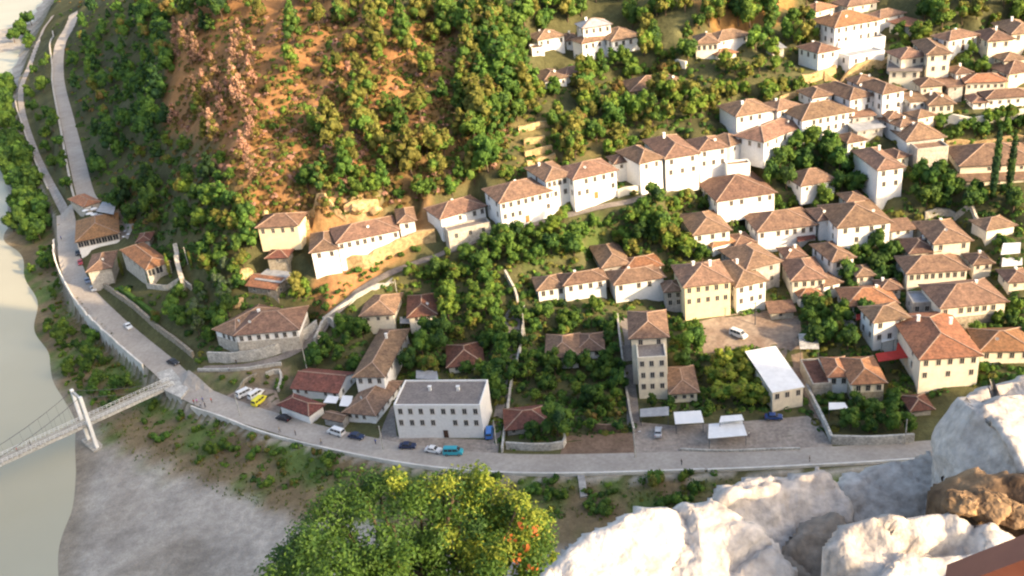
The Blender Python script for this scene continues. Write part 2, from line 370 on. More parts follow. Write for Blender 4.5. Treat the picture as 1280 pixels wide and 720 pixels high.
def build_house(name, label, blocks, cat, group):
    b0 = blocks[0]
    root = empty(name, (b0['a'].x, b0['a'].y, b0['z0']), b0['ang'])
    tag(root, label, cat, group)
    inv = (Matrix.Translation(root.location) @ Matrix.Rotation(b0['ang'], 4, 'Z')).inverted()
    for k, b in enumerate(blocks):
        W, D, H = b['W'], b['D'], b['H']
        X = inv @ (Matrix.Translation((b['a'].x, b['a'].y, b['z0'])) @ Matrix.Rotation(b['ang'], 4, 'Z'))
        loc, rz = X.translation, b['ang'] - b0['ang']
        def P(o):
            o.location = X @ o.location; o.rotation_euler.z += rz; return o
        # walls
        w = MB(); bh = b['base'] * H if b['base'] else None
        low = -3.5
        def ring(z0, z1, e, m):
            c = [(-e,-e),(W+e,-e),(W+e,D+e),(-e,D+e)]
            for i in range(4):
                p, q = c[i], c[(i+1)%4]; w.face([(p[0],p[1],z0),(q[0],q[1],z0),(q[0],q[1],z1),(p[0],p[1],z1)], m)
        top = H + (.0 if b['roof'] != 'flat' else .45)
        if bh: ring(low, bh, .06, 1); w.face([(-.06,-.06,bh),(W+.06,-.06,bh),(W+.06,D+.06,bh),(-.06,D+.06,bh)], 1); ring(bh, top, 0, 0)
        else: ring(low, top, 0, 0)
        if b['roof'] == 'gable':
            for xx in (0, W): w.face([(xx,0,H),(xx,D,H),(xx,D/2,H+D/2*b['pitch'])][::(1 if xx else -1)], 0)
        if b['roof'] in ('flat',):
            t = .3
            for (p,q,r,s_) in (((0,0),(W,0),(W-t,t),(t,t)),((W,0),(W,D),(W-t,D-t),(W-t,t)),((W,D),(0,D),(t,D-t),(W-t,D-t)),((0,D),(0,0),(t,t),(t,D-t))):
                w.face([(p[0],p[1],top),(q[0],q[1],top),(r[0],r[1],top),(s_[0],s_[1],top)], 0)
                w.face([(s_[0],s_[1],top),(r[0],r[1],top),(r[0],r[1],H-.1),(s_[0],s_[1],H-.1)], 0)
        P(w.build('wall', [MT[b['wall']], MT['stone' if b['wall'] != 'white' else 'palestone']], root))
        # roof
        r = MB(); rt = b['roof']
        if rt == 'hip': rz_ = hiproof(r, W, D, H, b['ov'], b['pitch'])
        elif rt == 'gable': rz_ = gableroof(r, W, D, H, b['ov'], b['pitch'])
        elif rt == 'flat': r.box(.3, W-.3, .3, D-.3, H-.12, H+.02, 0); rz_ = H
        else:
            o_ = b['ov']; r.geo([(-o_,-o_,H),(W+o_,-o_,H),(W+o_,D+o_,H+.12*D),(-o_,D+o_,H+.12*D),(-o_,-o_,H-.15),(W+o_,-o_,H-.15),(W+o_,D+o_,H+.12*D-.15),(-o_,D+o_,H+.12*D-.15)],
                       [(0,1,2,3),(7,6,5,4),(0,4,5,1),(1,5,6,2),(2,6,7,3),(3,7,4,0)]); rz_ = H + .1*D
        ro = r.build('roof', [MT[b['rm']], MT['ridge'], MT['wood']], root); uvroof(ro.data); P(ro)
        for c in range(b['chim']):
            cx = W * (.3 + .4 * c + random.uniform(-.06,.06)); cy = D * (.62 if W >= D else random.uniform(.35,.7))
            m_ = MB(); zc = H + min(cy, D-cy) * b['pitch'] * .9 if rt != 'flat' else H
            m_.box(cx-.35,cx+.35,cy-.3,cy+.3,zc-.4,zc+1.2); m_.box(cx-.45,cx+.45,cy-.4,cy+.4,zc+1.2,zc+1.35); m_.build('chimney', MT['white'], ro)
        if rt != 'flat' and b['chim'] == 0 and D > 5 and cat == 'house' and random.random() < .45 and k == 0:
            m_ = MB(); cx, cy = W*random.uniform(.25,.75), D*random.uniform(.55,.75); zc = H + min(cy, D-cy)*b['pitch']*.8
            m_.box(cx-.3,cx+.3,cy-.28,cy+.28,zc-.4,zc+1.0); m_.box(cx-.38,cx+.38,cy-.36,cy+.36,zc+1.0,zc+1.12); m_.build('chimney', MT['white'], ro)
        if rt == 'hip' and cat == 'house' and random.random() < .22:
            cx, cy = W*random.uniform(.2,.8), D*.22; zc = H + cy*b['pitch']
            DISHO = put('satellite_dish', DISH, ro, (cx, cy, zc), random.uniform(-.6,.2))
        # windows
        rows = b['rows'] if b['rows'] is not None else max(1, int(H / 3.3))
        nw = b['nw'] if b['nw'] is not None else max(1, int(W / 2.3))
        if nw and rows:
            for q in range(rows):
                z = H - 1.45 - q * min(3.3, (H - 1.6) / max(rows, 1) + .3) if rows > 1 else H - min(1.5, H * .48)
                if z < 1.0 and rows > 1: continue
                big = H > 3.3
                for i in range(nw):
                    x = W * (i + .5 + random.uniform(-.07,.07)) / nw
                    if nw > 2 and name not in ('tower_house','white_hall','ochre_house') and random.random() < .10: continue
                    if b['door'] and q == rows - 1 and rows > 1 and i == nw // 2: continue
                    w_ = empty if False else None
                    f = put('window', WFRAME if big else WFRAME2, root, X @ Vector((x, -.062 if bh else -.002, z)), rz)
                    if b['big']: f.scale = (b['big'][0], 1, b['big'][1])
                    put('pane', WPANE if big else WPANE2, f)
                if b['side'] and q < 2:
                    left = (b['x1'] + b['x2']) / 2 > 640 or b['ang'] > .0
                    nl = b['nl'] if b['nl'] is not None else min(4, int(D / 3.4))
                    for i in range(nl):
                        y = D * (i + .5) / nl
                        if left: f = put('window', WFRAME if big else WFRAME2, root, X @ Vector((-.062 if bh else -.002, y, z)), rz - math.pi/2)
                        else: f = put('window', WFRAME if big else WFRAME2, root, X @ Vector((W + (.062 if bh else .002), y, z)), rz + math.pi/2)
                        put('pane', WPANE if big else WPANE2, f)
        if b['door']:
            dx = W * ((nw // 2 + .5) / nw if nw and rows > 1 else .5)
            f = put('door', DOORS['orangedoor' if b['door'] == 'o' else 'wood'], root, X @ Vector((dx, -.065, .0)), rz); put('handle', HANDLE, f, (.45, 0, 1.05))
    return root
# every house of the town: eave line of the front wall, wall height and roof extent measured in the photograph
H_ = add_house
H_('hillside_house','low white cottage with a brown roof, leftmost of the highest cluster',[B(673,50,705,44,14,10),B(665,62,680,60,8,5,roof='flat',nw=1)])
H_('hillside_cottage','small brown roofed cottage squeezed between the highest cottage and the two tier white house',[B(708,51,723,49,8,10,nw=2)])
H_('two_tier_house','tall white two tier house with a grey upper roof, high among the trees',[B(728,54,762,47,22,8,nw=4,side=False,door=True,chim=0),B(729,35,763,30,18,9,rm='flatgrey',nw=4,rows=1,chim=1,carve=False,over=4.6)],)
H_('hipped_house','white house with a broad brown hipped roof, right beside the grey roofed two tier house',[B(765,51,803,44,17,15,nw=4)])
H_('stepped_house','white stepped cottage alone in the trees below the highest cluster',[B(681,101,708,96,10,14,nw=3),B(708,93,731,87,11,7,nw=3)])
H_('long_stone_house','long ochre stone house under three linked pinkish roofs among the trees',[B(789,114,838,108,8,16,wall='ochrestone',nw=4),B(840,106,860,101,11,13,nw=2)])
H_('long_cream_house','long cream house with a pale brown roof and dark left end, high up',[B(870,55,898,53,17,13,wall='cream',nw=4,rows=1),B(898,51,938,43,9,10,nw=3),B(898,69,920,65,6,6,wall='cream',rm='roofo',nw=2)])
H_('garden_shed','tiny stone shed half buried in the trees below the long cream house',[B(966,61,980,59,9,5,roof='mono',wall='palestone',nw=1,side=False,rm='flatgrey')],cat='shed')
H_('row_house','white house with a dark hipped roof at the left end of the upper row',[B(921,145,967,137,20,17,nw=4,rows=1,nl=0,chim=1)])
H_('row_house','white narrow house joined to the right of the dark roofed upper row house',[B(972,138,1000,131,14,11,nw=2)])
H_('row_house','white house with a long sagging roof above the big dark tree',[B(955,177,1007,155,20,15,nw=5,rows=1)])
H_('row_house','long cream white house with a brown roof stretching toward the central white mansion',[B(1003,150,1068,138,24,17,nw=7,rows=2)])
H_('mansion','largest white mansion on the upper slope with an orange hipped roof and stacked terraces',[B(1044,34,1100,24,32,16,rm='roofo',nw=6,rows=2,chim=1),B(1100,23,1130,16,9,8,nw=2),B(1048,54,1107,47,14,8,roof='flat',nw=0,carve=False,rm='flat'),])
H_('side_house','white house with a brown roof tucked against the left of the orange roofed mansion',[B(1023,66,1048,61,22,13,nw=2,rows=1)])
H_('ochre_outbuilding','small ochre outbuilding with a flat roof right of the orange roofed mansion',[B(1136,33,1155,27,9,6,roof='mono',wall='cream',rm='roofo',nw=1)],cat='outbuilding')
H_('pair_house','cream house of two joined blocks with the taller brown roof on its right block',[B(1160,68,1188,66,32,22,wall='cream',nw=2,rows=2),B(1127,73,1158,69,23,12,wall='cream',nw=3,rows=2)])
H_('upper_house','bright white house with a flat brown roof above the right hand gardens',[B(1187,50,1222,43,17,9,nw=3,rows=1,door=True)])
H_('upper_house','cream house with a brown hipped roof, second from the right edge at the top',[B(1236,51,1267,48,20,15,wall='cream',nw=2,rows=1)])
H_('upper_house','ochre cream house with a large brown roof cut by the top right edge',[B(1266,42,1300,39,14,19,wall='cream',nw=2,rows=1)])
H_('long_house','long low cream house with one row of windows and a reddish roof, upper right',[B(1208,103,1257,101,12,9,wall='cream',nw=6,rows=1,rm='roofo')])
H_('long_house','long low white house standing above the cream terrace wall at the right edge',[B(1234,123,1290,119,12,9,nw=5,rows=1),B(1217,128,1233,127,8,10,nw=1)])
H_('corner_roof_house','brown roofed house at the right edge above the long low houses',[B(1262,92,1300,86,10,14,wall='cream',nw=2,rows=1)])
H_('small_hip_house','small cream house with a pyramid roof and a bluish left wall, behind the street trees',[B(1162,131,1192,129,14,15,wall='cream',nw=3,rows=1)])
H_('double_house','large house under a wide domed brown roof with two bright gable blocks',[B(1063,124,1092,118,20,24,nw=2,rows=2,nl=3),B(1104,117,1130,112,27,18,nw=2,rows=2)])
H_('lane_house','white house with a brown roof directly behind the small pyramid roofed house',[B(1126,158,1150,153,10,14,nw=2,rows=1),B(1148,147,1168,143,11,8,wall='cream',nw=1)])
H_('pyramid_house','house with a steep pyramid of red brown tiles in front of the white lane house',[B(1134,176,1180,171,12,20,nw=3,pitch=.55,nl=0)])
H_('stone_terrace_block','plain pale stone block with a flat top beneath the steep pyramid roof',[B(1147,188,1186,184,22,8,roof='flat',wall='palestone',nw=0,rm='roof')],cat='building')
H_('tall_narrow_house','tall narrow white house with four windows on its front and a long brown roof behind',[B(1098,212,1129,208,37,27,nw=2,rows=2,nl=0),B(1122,197,1136,194,16,10,wall='cream',nw=1,rows=1)])
H_('barracks_house','long cream building with a brown roof and lower porch roof behind the cypresses',[B(1201,207,1300,203,11,25,wall='cream',nw=7,rows=1),B(1201,226,1300,222,6,8,roof='mono',wall='cream',rm='roof',nw=3,carve=False)],cat='building')
# the white row on the ridge
H_('ridge_row_house','leftmost long white house of the ridge row with an orange door',[B(625,253,688,238,32,20,nw=7,rows=2,door='o',nl=2)])
H_('ridge_row_house','hipped white house with five upper windows beside the orange doored house',[B(683,226,715,218,30,21,nw=5,rows=2,nl=1)])
H_('ridge_row_house','white house with a long brown eave in the middle of the ridge row',[B(717,224,770,212,30,17,nw=5,rows=2,door='o')])
H_('ridge_row_house','tall white windowless house with a dark steep roof, fourth in the ridge row',[B(800,204,828,197,32,22,nw=2,rows=1,nl=0,pitch=.5),B(769,204,797,199,11,9,nw=2)])
H_('ridge_row_house','tallest blocky white house of the ridge row with a broad brown hipped roof',[B(832,198,873,191,33,28,nw=3,rows=2,nl=0,chim=1)])
H_('ridge_row_house','white house with a stepped wing at the right end of the ridge row',[B(875,188,908,183,27,15,nw=3,rows=2),B(913,182,934,173,12,13,nw=2)])
H_('garden_wall_house','small white flat roofed block below the right end of the ridge row',[B(909,208,938,205,13,5,roof='flat',nw=0)],cat='building')
H_('broad_roof_house','house under a very broad brown hipped roof just below the ridge row',[B(897,251,968,240,15,28,nw=6,rows=1,wall='white')])
H_('pyramid_cottage','small white cottage with a pyramid roof alone among the large green trees',[B(1002,232,1044,224,11,17,nw=3,rows=1,pitch=.5)])
# middle right
H_('stair_house','white house with an orange brown hipped roof and a small lower wing in front',[B(868,293,912,287,24,26,nw=3,rows=2,nl=3),B(891,308,918,301,10,12,rm='roofo',nw=0,carve=False)])
H_('porch_house','long white house with a dark red porch awning under its right side',[B(948,289,1020,280,15,22,nw=7,rows=1)])
H_('big_hip_house','large white house with a bright orange side to its high hipped roof',[B(1048,284,1113,277,28,28,nw=4,rows=2,nl=2),B(1024,275,1046,272,13,14,nw=1)])
H_('mid_house','white fronted house with a brown hipped roof left of the dark garden',[B(1041,326,1067,321,17,22,nw=2,rows=1)])
H_('yard_house','cream house with a deep brown roof and a small lower roof facing the dirt yard',[B(991,350,1031,347,22,26,wall='cream',nw=4,rows=1,nl=3),B(1030,357,1050,352,10,12,nw=1),B(1001,371,1026,368,10,9,rm='roofo',nw=2,carve=False)])
H_('twin_roof_house','tall house with two overlapping deep brown roofs beside the ochre two storey house',[B(921,358,957,350,32,32,wall='white',nw=3,rows=2,nl=3),B(934,336,975,326,30,28,wall='grey',nw=2,rows=2,carve=False)])
H_('ochre_house','square ochre house with two rows of five dark windows beside the dirt yard',[B(856,358,913,351,42,27,wall='yellow',nw=5,rows=2,nl=0,chim=2)])
H_('orange_roof_house','white house with a brown front roof and bright orange rear roof over a dark courtyard',[B(769,355,829,346,23,16,nw=5,rows=1,chim=0),B(782,338,826,331,14,14,rm='roofo',nw=0,carve=False)])
H_('back_house','small brown roofed house directly behind the one with the bright orange rear roof',[B(754,334,786,329,12,28,wall='grey',nw=2)])
H_('courtyard_house','long white house with a red porch and bluish right wall above the garden lane',[B(706,356,757,348,20,13,nw=4,rows=1),B(673,362,706,357,14,15,nw=3,rows=1)])
H_('tower_house','tall narrow three storey house with a cream top and nine dark windows',[B(797,449,833,447,49,20,roof='flat',wall='cream',nw=3,rows=3,nl=0,rm='flat'),B(789,422,833,420,78,32,wall='cream',nw=2,rows=1,nl=0,carve=False,over=2.3)])
H_('lean_house','small house with a steep brown roof attached right of the tall narrow tower',[B(839,491,871,489,12,32,wall='cream',nw=3,rows=1,nl=0)])
H_('garden_house','white house with a wide brown roof half hidden in the dark green gardens',[B(684,446,722,444,15,27,nw=4,rows=1),B(722,438,753,436,10,20,nw=2,rows=1)])
H_('terrace_house','cream house with a brown double roof in front of the long dark roofed house',[B(1138,316,1172,313,11,17,wall='cream',nw=4,rows=1)])
H_('porch_roof_house','large brown roofed house with a shaded timber porch and white balcony',[B(1168,304,1213,300,18,27,wall='cream',nw=3,rows=1)])
H_('low_front_house','long low house with a wide brown roof and a row of reddish shutters',[B(1135,341,1209,336,14,20,wall='cream',nw=8,rows=1)])
H_('patched_roof_house','long house with a white patch on its brown roof and arched porch',[B(1177,384,1257,376,24,28,wall='cream',nw=8,rows=1,nl=0,base=.4)])
H_('orange_gable_house','white house with an orange roof above the red awning',[B(1059,382,1121,378,15,22,rm='roofo',nw=8,rows=1)])
H_('complex_roof_house','largest house on the right with sprawling orange brown roofs and a cream front',[B(1151,448,1225,443,38,56,wall='cream',rm='roofo',nw=5,rows=2,nl=2,chim=2,pitch=.34),B(1093,402,1135,396,34,18,nw=3,rows=2,carve=False),B(1187,462,1212,458,11,14,wall='cream',rm='roofo',nw=3,rows=1,carve=False)])
H_('edge_house','cream house with a big brown hipped roof behind the white boulder, at the right edge',[B(1227,438,1290,437,16,26,wall='cream',nw=4,rows=1,rm='roofo')])
H_('street_house','cream and white house with three dark windows beside the deep red flat roof',[B(1066,479,1105,477,24,31,wall='cream',rm='roofo',nw=3,rows=1,nl=0,base=.5),B(1037,470,1062,469,20,22,nw=2,rm='roofo',rows=1,carve=False)])
H_('red_flat_building','low stone building with a deep red flat roof beside the road corner',[B(1016,482,1040,480,12,32,roof='flat',wall='palestone',rm='roofr',nw=0)],cat='building')
H_('far_right_house','cream walled low house with a curved red roof at the right edge of the town',[B(1234,287,1268,281,11,12,wall='cream',nw=0)])
# lower town
H_('white_hall','long white two storey building with a flat dark roof facing the river road',[B(492,508,600,508,39,31,roof='flat',nw=8,rows=2,nl=0,rm='flat',door=True,chim=2)],cat='building')
H_('tiled_long_house','low front block of the long tiled house with four dark windows in shade',[B(432,514,468,518,11,40,nw=4,rows=1,nl=5,base=None,chim=0)])
H_('tiled_tall_house','taller rear tiled house with pale ridge lines joined behind the four windowed block',[B(444,470,479,470,26,58,nw=3,rows=1,nl=5)])
H_('dark_red_roof_house','low white house under a dark red roof beside the green lawn',[B(365,484,423,490,9,22,roof='gable',rm='roofr',nw=5,rows=1)])
H_('roadside_house','small whitewashed house with a brown roof standing at the road edge by the black car',[B(350,505,386,518,10,12,nw=0,rm='roofr')])
H_('gatehouse','tiny tiled gatehouse by the road between the two shaded white houses',[B(405,521,428,526,8,6,roof='gable',rm='roof',nw=0,wall='grey')],cat='gatehouse')
H_('corner_house','white house with ten dark windows on a high stone base at the lane corner',[B(295,418,372,411,27,26,nw=7,rows=1,base=.62,nl=0,chim=1),B(269,411,294,419,24,32,nw=4,rows=1,base=.62,nl=0,carve=False)])
H_('half_tin_house','small house with half its roof in grey sheet and half in orange tiles',[B(309,356,345,361,9,13,rm='roofo',roof='gable',wall='stone',nw=2),B(322,348,350,352,8,8,roof='mono',rm='flatgrey',wall='stone',nw=0,carve=False)])
H_('ochre_cottage','ochre cottage with four small windows alone under the bare hillside',[B(322,284,371,281,18,14,wall='yellow',nw=4,rows=1,nl=0)])
H_('long_white_house','large L shaped white house with a tall left block on the stone terrace',[B(422,303,498,287,23,18,nw=8,rows=1,nl=0),B(389,315,422,310,31,22,nw=2,rows=1,nl=0),B(499,278,518,275,14,16,nw=1)])
H_('lane_end_house','white house with a lower walled terrace beside the bend of the climbing lane',[B(551,273,606,257,16,16,nw=6,rows=1,nl=0),B(560,291,613,279,19,7,roof='flat',wall='palestone',nw=3,rows=1,nl=0,rm='flat',carve=False)])
H_('orchard_house','cottage with a red brown roof and pinkish wall below the climbing lane',[B(452,394,491,392,11,24,wall='cream',nw=3,rows=1)])
H_('orchard_house','cottage with a square red brown roof beside the teal tarpaulin',[B(511,396,544,392,8,26,rm='roofr',wall='cream',nw=2)])
H_('orchard_house','house with an orange lit red roof buried in trees behind the long white building',[B(561,458,602,453,8,26,rm='roofr',wall='cream',nw=2)])
H_('garden_cottage','low cottage with dull brown roofs hidden behind the round tree by the road',[B(634,536,688,530,8,24,rm='roofr',wall='grey',nw=3,rows=1)])
H_('white_roof_hall','long building with a plain white sheet roof and cream front near the parking area',[B(966,490,1004,483,24,46,roof='mono',rm='tin',wall='cream',nw=3,rows=1,nl=0,ov=.25)],cat='building')
# riverside monastery
H_('arcade_house','tiled house with a white arcade of seven dark openings by the river road',[B(96,302,147,291,12,27,nw=7,rows=1,nl=0,rm='roofo',big=(1.9,1.35))])
H_('riverside_house','square tiled house without windows standing right at the river road bend',[B(110,339,138,334,20,19,wall='palestone',nw=0,nl=0)])
H_('church','stone church with a stepped orange roof and a three arched white porch',[B(183,337,212,327,14,34,wall='palestone',rm='roofo',nw=3,rows=1,nl=5,ov=.4,big=(2.2,1.5))],cat='church')
H_('small_tiled_outbuilding','narrow orange tiled outbuilding at the top of the riverside cluster',[B(106,258,124,252,8,16,wall='palestone',rm='roofo',nw=1)],cat='outbuilding')
H_('roadside_annex','small grey plastered annex with a tiled roof above the church yard',[B(172,302,186,300,8,9,wall='grey',nw=1,rm='roofr')],cat='outbuilding')
H_('sunken_house','low stone house with a faded roof under the trees left of the ochre cottage base',[B(334,322,358,321,8,8,wall='stone',rm='roofr',nw=1)])
H_('lower_annex','low white flat topped annex below the front of the orange roofed mansion',[B(1062,72,1106,64,13,6,roof='flat',nw=3,rows=1,rm='flatgrey')],cat='annex')
H_('lower_annex','cream walled block under the left half of the two block cream house',[B(1112,88,1150,88,14,8,roof='mono',wall='cream',nw=3,rows=1,rm='flat')],cat='annex')
H_('lean_to_house','small grey walled house with a flat brown roof below the domed brown roof',[B(1066,146,1092,143,10,8,roof='mono',wall='grey',nw=2,rows=1)])
H_('lean_to_house','small bluish walled house left of the small pyramid roofed one',[B(1139,127,1157,125,12,8,roof='mono',nw=2,rows=1)])
H_('stair_annex','little cream annex stepping down beside the tall narrow house',[B(1072,163,1104,158,9,8,roof='mono',wall='grey',nw=2,rows=1,rm='flatgrey')],cat='annex')
H_('upper_shed','low cream shed between the long low house and the two block cream house',[B(1186,108,1204,106,9,8,roof='mono',wall='grey',nw=1,rm='roof')],cat='shed')
H_('cream_cottage','cream cottage with a low roof at the very top edge above the mansion',[B(1060,8,1096,2,9,10,wall='cream',nw=3,rows=1)])
H_('cream_cottage','pale roofed cottage at the top edge left of the mansion',[B(1020,14,1044,8,9,8,wall='cream',nw=2,rows=1,rm='roofo')])
H_('yard_shed','low brown roofed shed beside the dirt yard below the twin roofed house',[B(964,390,992,388,9,10,roof='mono',wall='palestone',nw=1,rows=1)],cat='shed')
H_('court_house','small shaded grey house between the orange rear roof and the ochre house',[B(832,364,853,362,22,12,wall='grey',nw=2,rows=2,nl=0)])
H_('middle_cottage','low brown roofed cottage between the porch roofed house and the big orange sided house',[B(1116,288,1142,285,8,10,roof='mono',nw=2,rows=1)])
H_('middle_cottage','small flat grey building left of the arched porch house',[B(1141,380,1166,379,16,14,roof='flat',wall='grey',nw=2,rows=1,rm='flatgrey')])
H_('step_house','small white house wedged behind the roofs of the long low right edge houses',[B(1196,92,1214,90,10,9,nw=2,rows=1)])
H_('step_house','low cream house with a brown roof below the right block of the two block house',[B(1152,108,1178,106,12,10,wall='cream',nw=3,rows=1)])
H_('step_house','narrow white house between the domed brown roof and the small pyramid roofed one',[B(1112,148,1130,146,10,8,nw=2,rows=1)])
H_('step_house','brown roofed white house just left of the domed brown roof',[B(1016,122,1040,118,12,12,nw=2,rows=1)])
H_('step_house','small white house with a brown roof under the mansion terrace wall',[B(1072,104,1096,100,8,8,nw=2,rows=1)])
H_('step_house','little cream house at the right edge under the large cut off house',[B(1256,76,1282,73,10,9,wall='cream',nw=2,rows=1)])
H_('step_house','white walled house low between the long cream white house and the tall narrow one',[B(1060,178,1082,174,11,10,nw=2,rows=1)])
H_('infill_house','small brown roofed house right of the pyramid cottage in the trees',[B(1060,252,1082,249,9,10,nw=2,rows=1)])
H_('infill_house','narrow cream house between the mid house and the yard house roofs',[B(1072,345,1092,343,10,12,wall='cream',nw=2,rows=1)])
H_('infill_house','low white house between the stair house and the porch house',[B(920,306,942,302,9,12,nw=2,rows=1)])
H_('infill_house','small brown roofed house right of the stair house wing',[B(984,322,1006,319,9,12,nw=2,rows=1)])
H_('infill_house','low grey house with a brown roof left of the complex roofed house',[B(1102,362,1126,360,9,11,wall='grey',nw=2,rows=1)])
H_('infill_house','cream house with a small hipped roof at the right edge below the white tarpaulins',[B(1262,352,1290,350,11,14,wall='cream',nw=2,rows=1)])
H_('infill_house','small brown roofed house between the porch roofed house and the white tarpaulins',[B(1218,330,1240,328,10,12,wall='cream',nw=2,rows=1)])
H_('front_shed','brown roofed shed partly hidden by the left face of the tallest boulder',[B(1140,512,1164,510,8,16,wall='grey',nw=0,rm='roofr')],cat='shed')
for hh in HOUSES:
    for b in hh[2]:
        if b['over'] is not None: b['over'] += hh[2][0]['H']
        solve(b, hh[2][0].get('z0'))
for hh in HOUSES:
    for b in hh[2]:
        if b['carve']: carve(b)
for hh in HOUSES:
    # secondary blocks that stand on the same house share a floor no higher than the front
    build_house(*hh)
    for b in hh[2]: FOOT.append(b)
def in_foot(x, y, m=1.5):
    for b in FOOT:
        d = Vector((x, y)) - b['a']; lu, ln = d.dot(b['u']), d.dot(b['n'])
        if -m < lu < b['W'] + m and -m < ln < b['D'] + m: return True
    return False
# ------------------------------------------------------------------ roads
def smooth_line(pts, step=2.0):
    """Catmull-Rom through 3D points, resampled"""
    P = [Vector(p) for p in pts]; P = [P[0]*2-P[1]] + P + [P[-1]*2-P[-2]]; out = []
    for i in range(1, len(P)-2):
        n = max(2, int((P[i+1]-P[i]).length / step))
        for k in range(n):
            t = k/n; a,b,c,d = P[i-1],P[i],P[i+1],P[i+2]
            out.append(.5*((2*b)+(-a+c)*t+(2*a-5*b+4*c-d)*t*t+(-a+3*b-3*c+d)*t**3))
    out.append(P[-2]); return out
def road_line(px, sm_=True):
    L = smooth_line([at(a, b) for a, b in px])
    for _ in range(10):
        z = [p.z for p in L]
        for i in range(1, len(L)-1): L[i].z = (z[i-1] + z[i]*2 + z[i+1]) / 4
    return L
def flatten(L, hw, blend, riv=True):
    global GZ
    xs = np.array([p.x for p in L]); ys = np.array([p.y for p in L]); zs = np.array([p.z for p in L])
    best = np.full(GXX.shape, 1e9); zz = np.zeros(GXX.shape)
    for x, y, z in zip(xs, ys, zs):
        m = (np.abs(GXX - x) < hw + blend + 4) & (np.abs(GYY - y) < hw + blend + 4)
        d = np.hypot(GXX[m] - x, GYY[m] - y); b = best[m]; zc = zz[m]
        k = d < b; b[k] = d[k]; zc[k] = z; best[m] = b; zz[m] = zc
    w = 1 - sm(hw, hw + blend, best)
    if riv:
        bd = seg_sd(BANK, GXX, GYY); w = np.where(bd < -.5, 0, w)
    GZ = GZ * (1 - w) + zz * w
def ribbon(L, w0, w1, dz=.10, widths=None):
    mb = MB(); prev = None; seg = max(1, int(abs(w1 - w0) / 1.3))
    for i, p in enumerate(L):
        q = L[min(i+1, len(L)-1)] - L[max(i-1, 0)]; q.z = 0; q.normalize(); nn = Vector((-q.y, q.x, 0))
        k = widths[i] if widths else 1
        row = []
        for j in range(seg + 1):
            v = p + nn * (w0 + (w1 - w0) * j / seg) * k; v.z = max(max(zat(v.x+ex, v.y+ey) for ex in (-.8,0,.8) for ey in (-.8,0,.8)) - .05, p.z - .6) + dz; row.append(v)
        if prev:
            for j in range(seg): mb.face([prev[j+1], prev[j], row[j], row[j+1]])
        prev = row
    return mb
MAINPX = [(82,268),(84,300),(88,330),(104,366),(136,400),(170,430),(205,459),(236,488),(285,510),(340,528),(400,545),(460,559),(540,572),(640,580),(740,580),(860,577),(1000,573),(1150,565),(1320,552)]
PATHPX = [(66,20),(50,48),(38,80),(27,110),(28,140),(44,190),(66,236),(82,268)]
UPPERPX = [(93,18),(87,34),(75,58),(73,100),(84,150),(96,200),(106,240),(112,252)]
LANEPX = [(252,462),(300,459),(350,448),(395,424),(412,400),(440,372),(480,346),(530,326),(575,310),(600,300),(622,291),(680,277),(740,262),(800,248),(880,225)]
main = road_line(MAINPX); pathl = road_line(PATHPX); upper = road_line(UPPERPX); lane = road_line(LANEPX)
for L, hw, bl in ((main, 5.4, 3), (pathl, 3.6, 4), (upper, 5.6, 6), (lane, 2.8, 3)): flatten(L, hw, bl)
tag(ribbon(main, -3.6, 3.9, .14).build('river_road', MT['asphalt']), kind='structure')
tag(ribbon(pathl, -1.7, 1.7, .2).build('gravel_track', MT['gravelpath']), kind='structure')
tag(ribbon(upper, -3.6, 3.6, .2).build('upper_road', MT['asphalt']), kind='structure')
tag(ribbon(lane, -1.7, 1.7, .12).build('cobbled_lane', MT['path']), kind='structure')
def poly_sheet(name, px, material, dz=.07, step=1.6, kind='structure', zabs=None):
    w = [at(a, b) for a, b in px]; xs = [p.x for p in w]; ys = [p.y for p in w]
    bm = bmesh.new(); vs = [bm.verts.new((p.x, p.y, 0)) for p in w]; bm.faces.new(vs)
    for ax, a0, a1 in ((0, min(xs), max(xs)), (1, min(ys), max(ys))):
        c = a0 + step
        while c < a1:
            co = (c, 0, 0) if ax == 0 else (0, c, 0); no = (1, 0, 0) if ax == 0 else (0, 1, 0)
            bmesh.ops.bisect_plane(bm, geom=bm.verts[:] + bm.edges[:] + bm.faces[:], plane_co=co, plane_no=no, dist=.001); c += step
    for v in bm.verts: v.co.z = zat(v.co.x, v.co.y) + dz
    me = bpy.data.meshes.new(name); bm.normal_update(); bm.to_mesh(me); bm.free(); me.materials.append(material)
    if me.polygons and sum(p.normal.z for p in me.polygons) < 0: me.flip_normals()
    o = put(name, me); return tag(o, kind=kind)
poly_sheet('parking_pavement', [(795,569),(790,540),(800,528),(842,532),(1010,520),(1022,530),(1040,556),(1042,566),(900,571)], MT['pave'], .05)
poly_sheet('brown_lot_ground', [(700,569),(706,545),(790,541),(794,568)], MT['soil'], .05)
poly_sheet('hall_forecourt_pavement', [(470,557),(484,540),(498,546),(605,550),(622,556),(620,575),(545,568)], MT['pave'], .06)
poly_sheet('van_lot_ground', [(268,500),(300,482),(345,488),(352,508),(346,524),(300,512)], MT['lot'], .05)
poly_sheet('dirt_yard_ground', [(866,404),(960,388),(1000,396),(1003,440),(1012,478),(1034,540),(1020,528),(1000,482),(975,436),(880,442)], MT['lot'], .05)
poly_sheet('garden_lane_path', [(773,398),(784,398),(790,440),(797,500),(800,530),(792,541),(784,530),(780,450)], MT['path'], .06)
poly_sheet('back_lane_path', [(628,400),(640,380),(652,384),(648,430),(630,520),(622,568),(608,566),(620,500)], MT['path'], .06)
poly_sheet('side_lane_path', [(470,556),(484,520),(500,480),(492,508),(496,546)], MT['path'], .07)
poly_sheet('lawn_ground', [(378,506),(392,497),(402,496),(402,512),(392,518)], MT['lawn'], .08)
